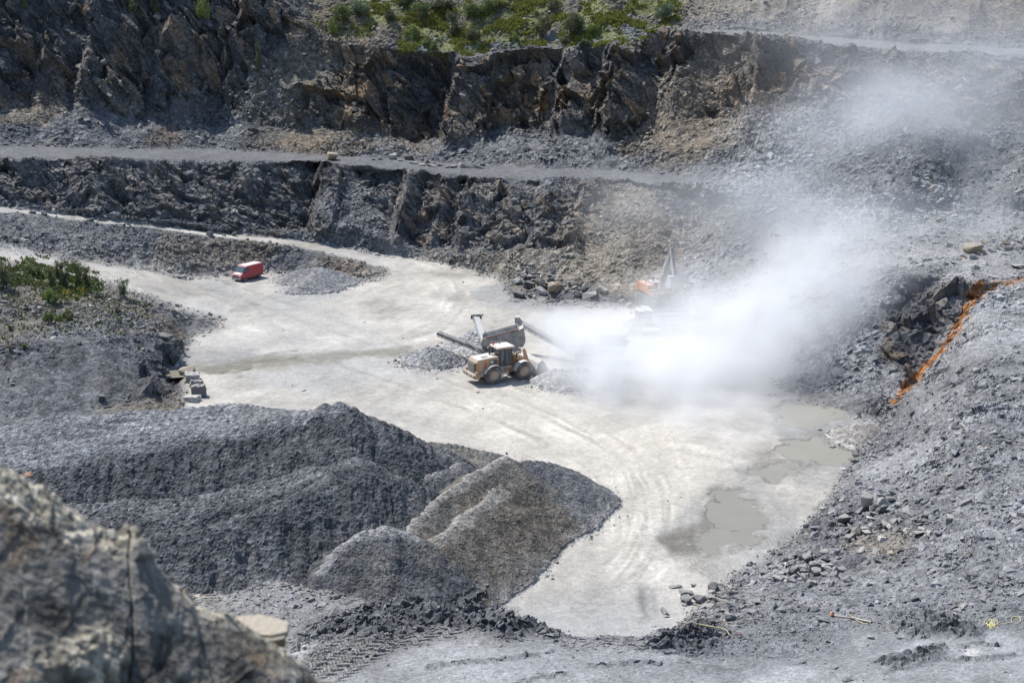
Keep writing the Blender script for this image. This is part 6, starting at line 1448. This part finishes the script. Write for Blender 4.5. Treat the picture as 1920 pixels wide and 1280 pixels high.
coil = [(1858 + 17 * math.cos(a) * (1 - .03 * i), 1164 + 6.5 * math.sin(a) + .2 * i) for i, a in enumerate(np.linspace(0, 5 * 6.28, 52))] + [(1885, 1168), (1895, 1166)] + [(1903 + 9 * math.cos(a), 1162 + 7 * math.sin(a)) for a in np.linspace(2.4, 8, 14)]
hose('yellow_hose', 'coil of yellow hose on the pale dust of the near ledge', 'hose', coil, .026, M_HOSE)
hose('drain_pipe', 'dark bent pipe with an orange end lying in the gravel', 'pipe', [(1564, 1153), (1580, 1156), (1600, 1158), (1618, 1164), (1636, 1166)], .09, M_PIPE, .06)
hp = [o for o in COL.objects if o.name.startswith('drain_pipe')][0]
e0 = ground_at(1561, 1152)[0]
me = boulder_mesh('pipe_end', 5, .9, 12); o = link('pipe_end', me, M_TIP, hp); o.location = np.array(e0) + np.array([0, 0, .22]) - np.array(hp.location); o.scale = (.22, .22, .32)
me = boulder_mesh('marker_tag', 9, .5, 10); o = link('marker_tag', me, M_REDLAMP); o.location = ground_at(1391, 1187)[0] + np.array([0, 0, .06]); o.scale = (.13, .1, .12); tag(o, 'small red scrap lying on the gravel near the end of a yellow hose', 'scrap')
# ------------------------------------------------------------------ airborne dust: real volumes with soft procedural density
def dust_volume(name, label, blobs, dens, noise_scale, lo, hi, aniso=.05, col=(.93, .94, .95), seed=0.0, detail=4, pad=1.0, stretch=(1, 1, 1), floor_=.12):
    """blobs: (centre, (rx, ry, rz), weight) ellipsoids; density = sum of soft ellipsoids carved by noise"""
    c = np.array([b[0] for b in blobs]); r = np.array([b[1] for b in blobs])
    lo_, hi_ = (c - r * pad).min(0), (c + r * pad).max(0)
    lo_[2] = max(lo_[2], -.6)
    # hull: union of the ellipsoids, convex, a little larger than where the dust ends
    bm = bmesh.new()
    ico = bmesh.new(); bmesh.ops.create_icosphere(ico, subdivisions=3, radius=1.0); sph = [v.co.copy() for v in ico.verts]; ico.free()
    for cc, rr in zip(c, r):
        for v in sph: bm.verts.new((cc[0] + v.x * rr[0] * 1.03, cc[1] + v.y * rr[1] * 1.03, max(-.6, cc[2] + v.z * rr[2] * 1.03)))
    res = bmesh.ops.convex_hull(bm, input=bm.verts[:])
    junk = list({g for g in res['geom_interior'] + res['geom_unused'] if isinstance(g, bmesh.types.BMVert)})
    bmesh.ops.delete(bm, geom=junk, context='VERTS')
    bmesh.ops.recalc_face_normals(bm, faces=bm.faces[:])
    me = bpy.data.meshes.new(name); bm.to_mesh(me); bm.free()
    m, nt, N, L = new_mat(name)
    out = N.new('ShaderNodeOutputMaterial'); pv = N.new('ShaderNodeVolumePrincipled')
    pv.inputs['Color'].default_value = (*col, 1); pv.inputs['Anisotropy'].default_value = aniso
    geo = N.new('ShaderNodeNewGeometry')
    nz = N.new('ShaderNodeTexNoise'); nz.inputs['Scale'].default_value = 1 / noise_scale; nz.inputs['Detail'].default_value = detail; nz.inputs['Roughness'].default_value = .55
    mp = N.new('ShaderNodeMapping'); mp.inputs['Scale'].default_value = stretch; mp.inputs['Location'].default_value = (seed, seed * .7, seed * 1.3)
    L.new(geo.outputs['Position'], mp.inputs[0]); L.new(mp.outputs[0], nz.inputs['Vector'])
    tot = None
    # wobble the position before measuring the ellipsoids, so their outline billows
    ws = N.new('ShaderNodeVectorMath'); ws.operation = 'MULTIPLY_ADD'
    ws.inputs[1].default_value = (noise_scale * 1.1,) * 3
    cen = N.new('ShaderNodeVectorMath'); cen.operation = 'SUBTRACT'; L.new(nz.outputs['Color'], cen.inputs[0]); cen.inputs[1].default_value = (.5, .5, .5)
    L.new(cen.outputs[0], ws.inputs[0]); L.new(geo.outputs['Position'], ws.inputs[2])
    for cc, rr, wgt in blobs:
        sb = N.new('ShaderNodeVectorMath'); sb.operation = 'SUBTRACT'; L.new(ws.outputs[0], sb.inputs[0]); sb.inputs[1].default_value = tuple(cc)
        dv = N.new('ShaderNodeVectorMath'); dv.operation = 'DIVIDE'; L.new(sb.outputs[0], dv.inputs[0]); dv.inputs[1].default_value = tuple(rr)
        ln = N.new('ShaderNodeVectorMath'); ln.operation = 'LENGTH'; L.new(dv.outputs[0], ln.inputs[0])
        mr = N.new('ShaderNodeMapRange'); mr.interpolation_type = 'SMOOTHERSTEP'; mr.inputs[1].default_value = 1.0; mr.inputs[2].default_value = 0.1; mr.inputs[3].default_value = 0; mr.inputs[4].default_value = wgt
        L.new(ln.outputs['Value'], mr.inputs[0])
        if tot is None: tot = mr
        else:
            a = N.new('ShaderNodeMath'); a.operation = 'ADD'; L.new(tot.outputs[0], a.inputs[0]); L.new(mr.outputs[0], a.inputs[1]); tot = a
    nr = N.new('ShaderNodeMapRange'); nr.inputs[1].default_value = lo; nr.inputs[2].default_value = hi; nr.inputs[3].default_value = floor_; nr.inputs[4].default_value = 1
    L.new(nz.outputs[0], nr.inputs[0])
    mu = N.new('ShaderNodeMath'); mu.operation = 'MULTIPLY'; L.new(tot.outputs[0], mu.inputs[0]); L.new(nr.outputs[0], mu.inputs[1])
    m2 = N.new('ShaderNodeMath'); m2.operation = 'MULTIPLY'; L.new(mu.outputs[0], m2.inputs[0]); m2.inputs[1].default_value = dens
    L.new(m2.outputs[0], pv.inputs['Density']); L.new(pv.outputs[0], out.inputs['Volume'])
    o = link(name, me, m); tag(o, label, 'dust', kind='stuff')
    return o
def S(u, v, s): return tuple(at_s(u, v, s))
dust_volume('dust_cloud', 'thick white dust cloud rolling off the crushing machine over the pit floor',
            [(S(1105, 655, 175), (10, 9, 6.5), 1.2), (S(1125, 705, 169), (8.5, 7, 4.5), .75), (S(1225, 705, 171), (15, 10, 7.5), 1.1), (S(1355, 705, 171), (13, 10, 8.5), 1.0), (S(1300, 625, 178), (14, 10, 8), .6), (S(1430, 630, 176), (13, 10, 10.5), .75),
             (S(1510, 550, 182), (14, 12, 11.5), .6), (S(1585, 490, 188), (14, 13, 11.5), .42), (S(1150, 618, 186), (15, 9, 5), .8), (S(1280, 650, 186), (14, 9, 4.5), .4), (S(1255, 765, 163), (18, 10, 4.0), .5), (S(1375, 790, 158), (15, 12, 4.0), .36), (S(1110, 750, 165), (9, 8, 3), .3),
             (S(1062, 612, 184), (7, 6, 3.8), .8), (S(1360, 560, 194), (17, 12, 9), .34), (S(1235, 545, 200), (11, 7, 7), .2)], .28, 5.0, .36, .64, seed=3.1, floor_=.14, detail=6)
dust_volume('dust_haze', 'thin bluish dust drifting up over the scree slope and the far rock face',
            [(S(1500, 420, 215), (26, 22, 14), 1), (S(1640, 250, 235), (28, 22, 15), 1.0), (S(1700, 90, 250), (44, 24, 20), .45), (S(1850, 220, 236), (30, 22, 20), .95), (S(1300, 400, 225), (24, 14, 12), .6), (S(1800, 430, 205), (20, 16, 10), .6)], .052, 15, .28, .7, col=(.93, .96, 1.0), aniso=.1, seed=8.4, detail=4, floor_=.4)
# ------------------------------------------------------------------ light, sky, camera, render settings
SUN = np.array([-0.95, 0.85, 2.0]); SUN /= np.linalg.norm(SUN)
EL = math.asin(SUN[2]); AZ = math.atan2(SUN[0], SUN[1])
w = bpy.data.worlds.new('World'); SC.world = w; w.use_nodes = True
nt = w.node_tree; nt.nodes.clear()
wo = nt.nodes.new('ShaderNodeOutputWorld'); bg = nt.nodes.new('ShaderNodeBackground'); sk = nt.nodes.new('ShaderNodeTexSky')
sk.sky_type = 'NISHITA'; sk.sun_disc = False; sk.sun_elevation = EL; sk.sun_rotation = AZ; sk.altitude = 300; sk.dust_density = 1.0
bg.inputs['Strength'].default_value = 0.13
nt.links.new(sk.outputs[0], bg.inputs[0]); nt.links.new(bg.outputs[0], wo.inputs[0])
ld = bpy.data.lights.new('sun', 'SUN'); ld.energy = 4.6; ld.angle = math.radians(.53); ld.color = (1, .955, .89)
lo = bpy.data.objects.new('sun', ld); COL.objects.link(lo)
lo.rotation_euler = Vector((-SUN[0], -SUN[1], -SUN[2])).to_track_quat('-Z', 'Y').to_euler()

cd = bpy.data.cameras.new('camera'); cam = bpy.data.objects.new('camera', cd); COL.objects.link(cam)
cd.lens = LENS; cd.sensor_width = 36; cd.clip_end = 5000; cd.clip_start = .1
cam.location = CAM; cam.rotation_euler = (math.pi / 2 - PITCH, 0, 0)
cd.dof.use_dof = True; cd.dof.focus_distance = 170; cd.dof.aperture_fstop = 2.6
SC.camera = cam
vs = SC.view_settings; vs.view_transform = 'Standard'; vs.look = 'None'; vs.exposure = EXPOSURE; vs.gamma = 1
cy = SC.cycles
cy.use_denoising = True
try: cy.denoiser = 'OPENIMAGEDENOISE'; cy.denoising_input_passes = 'RGB_ALBEDO_NORMAL'
except Exception: pass
cy.max_bounces = 16; cy.diffuse_bounces = 2; cy.glossy_bounces = 2; cy.transmission_bounces = 4; cy.transparent_max_bounces = 12; cy.volume_bounces = 14
cy.volume_step_rate = 1.0; cy.volume_max_steps = 128; cy.sample_clamp_indirect = 8
cy.use_adaptive_sampling = True; cy.adaptive_threshold = 0.015
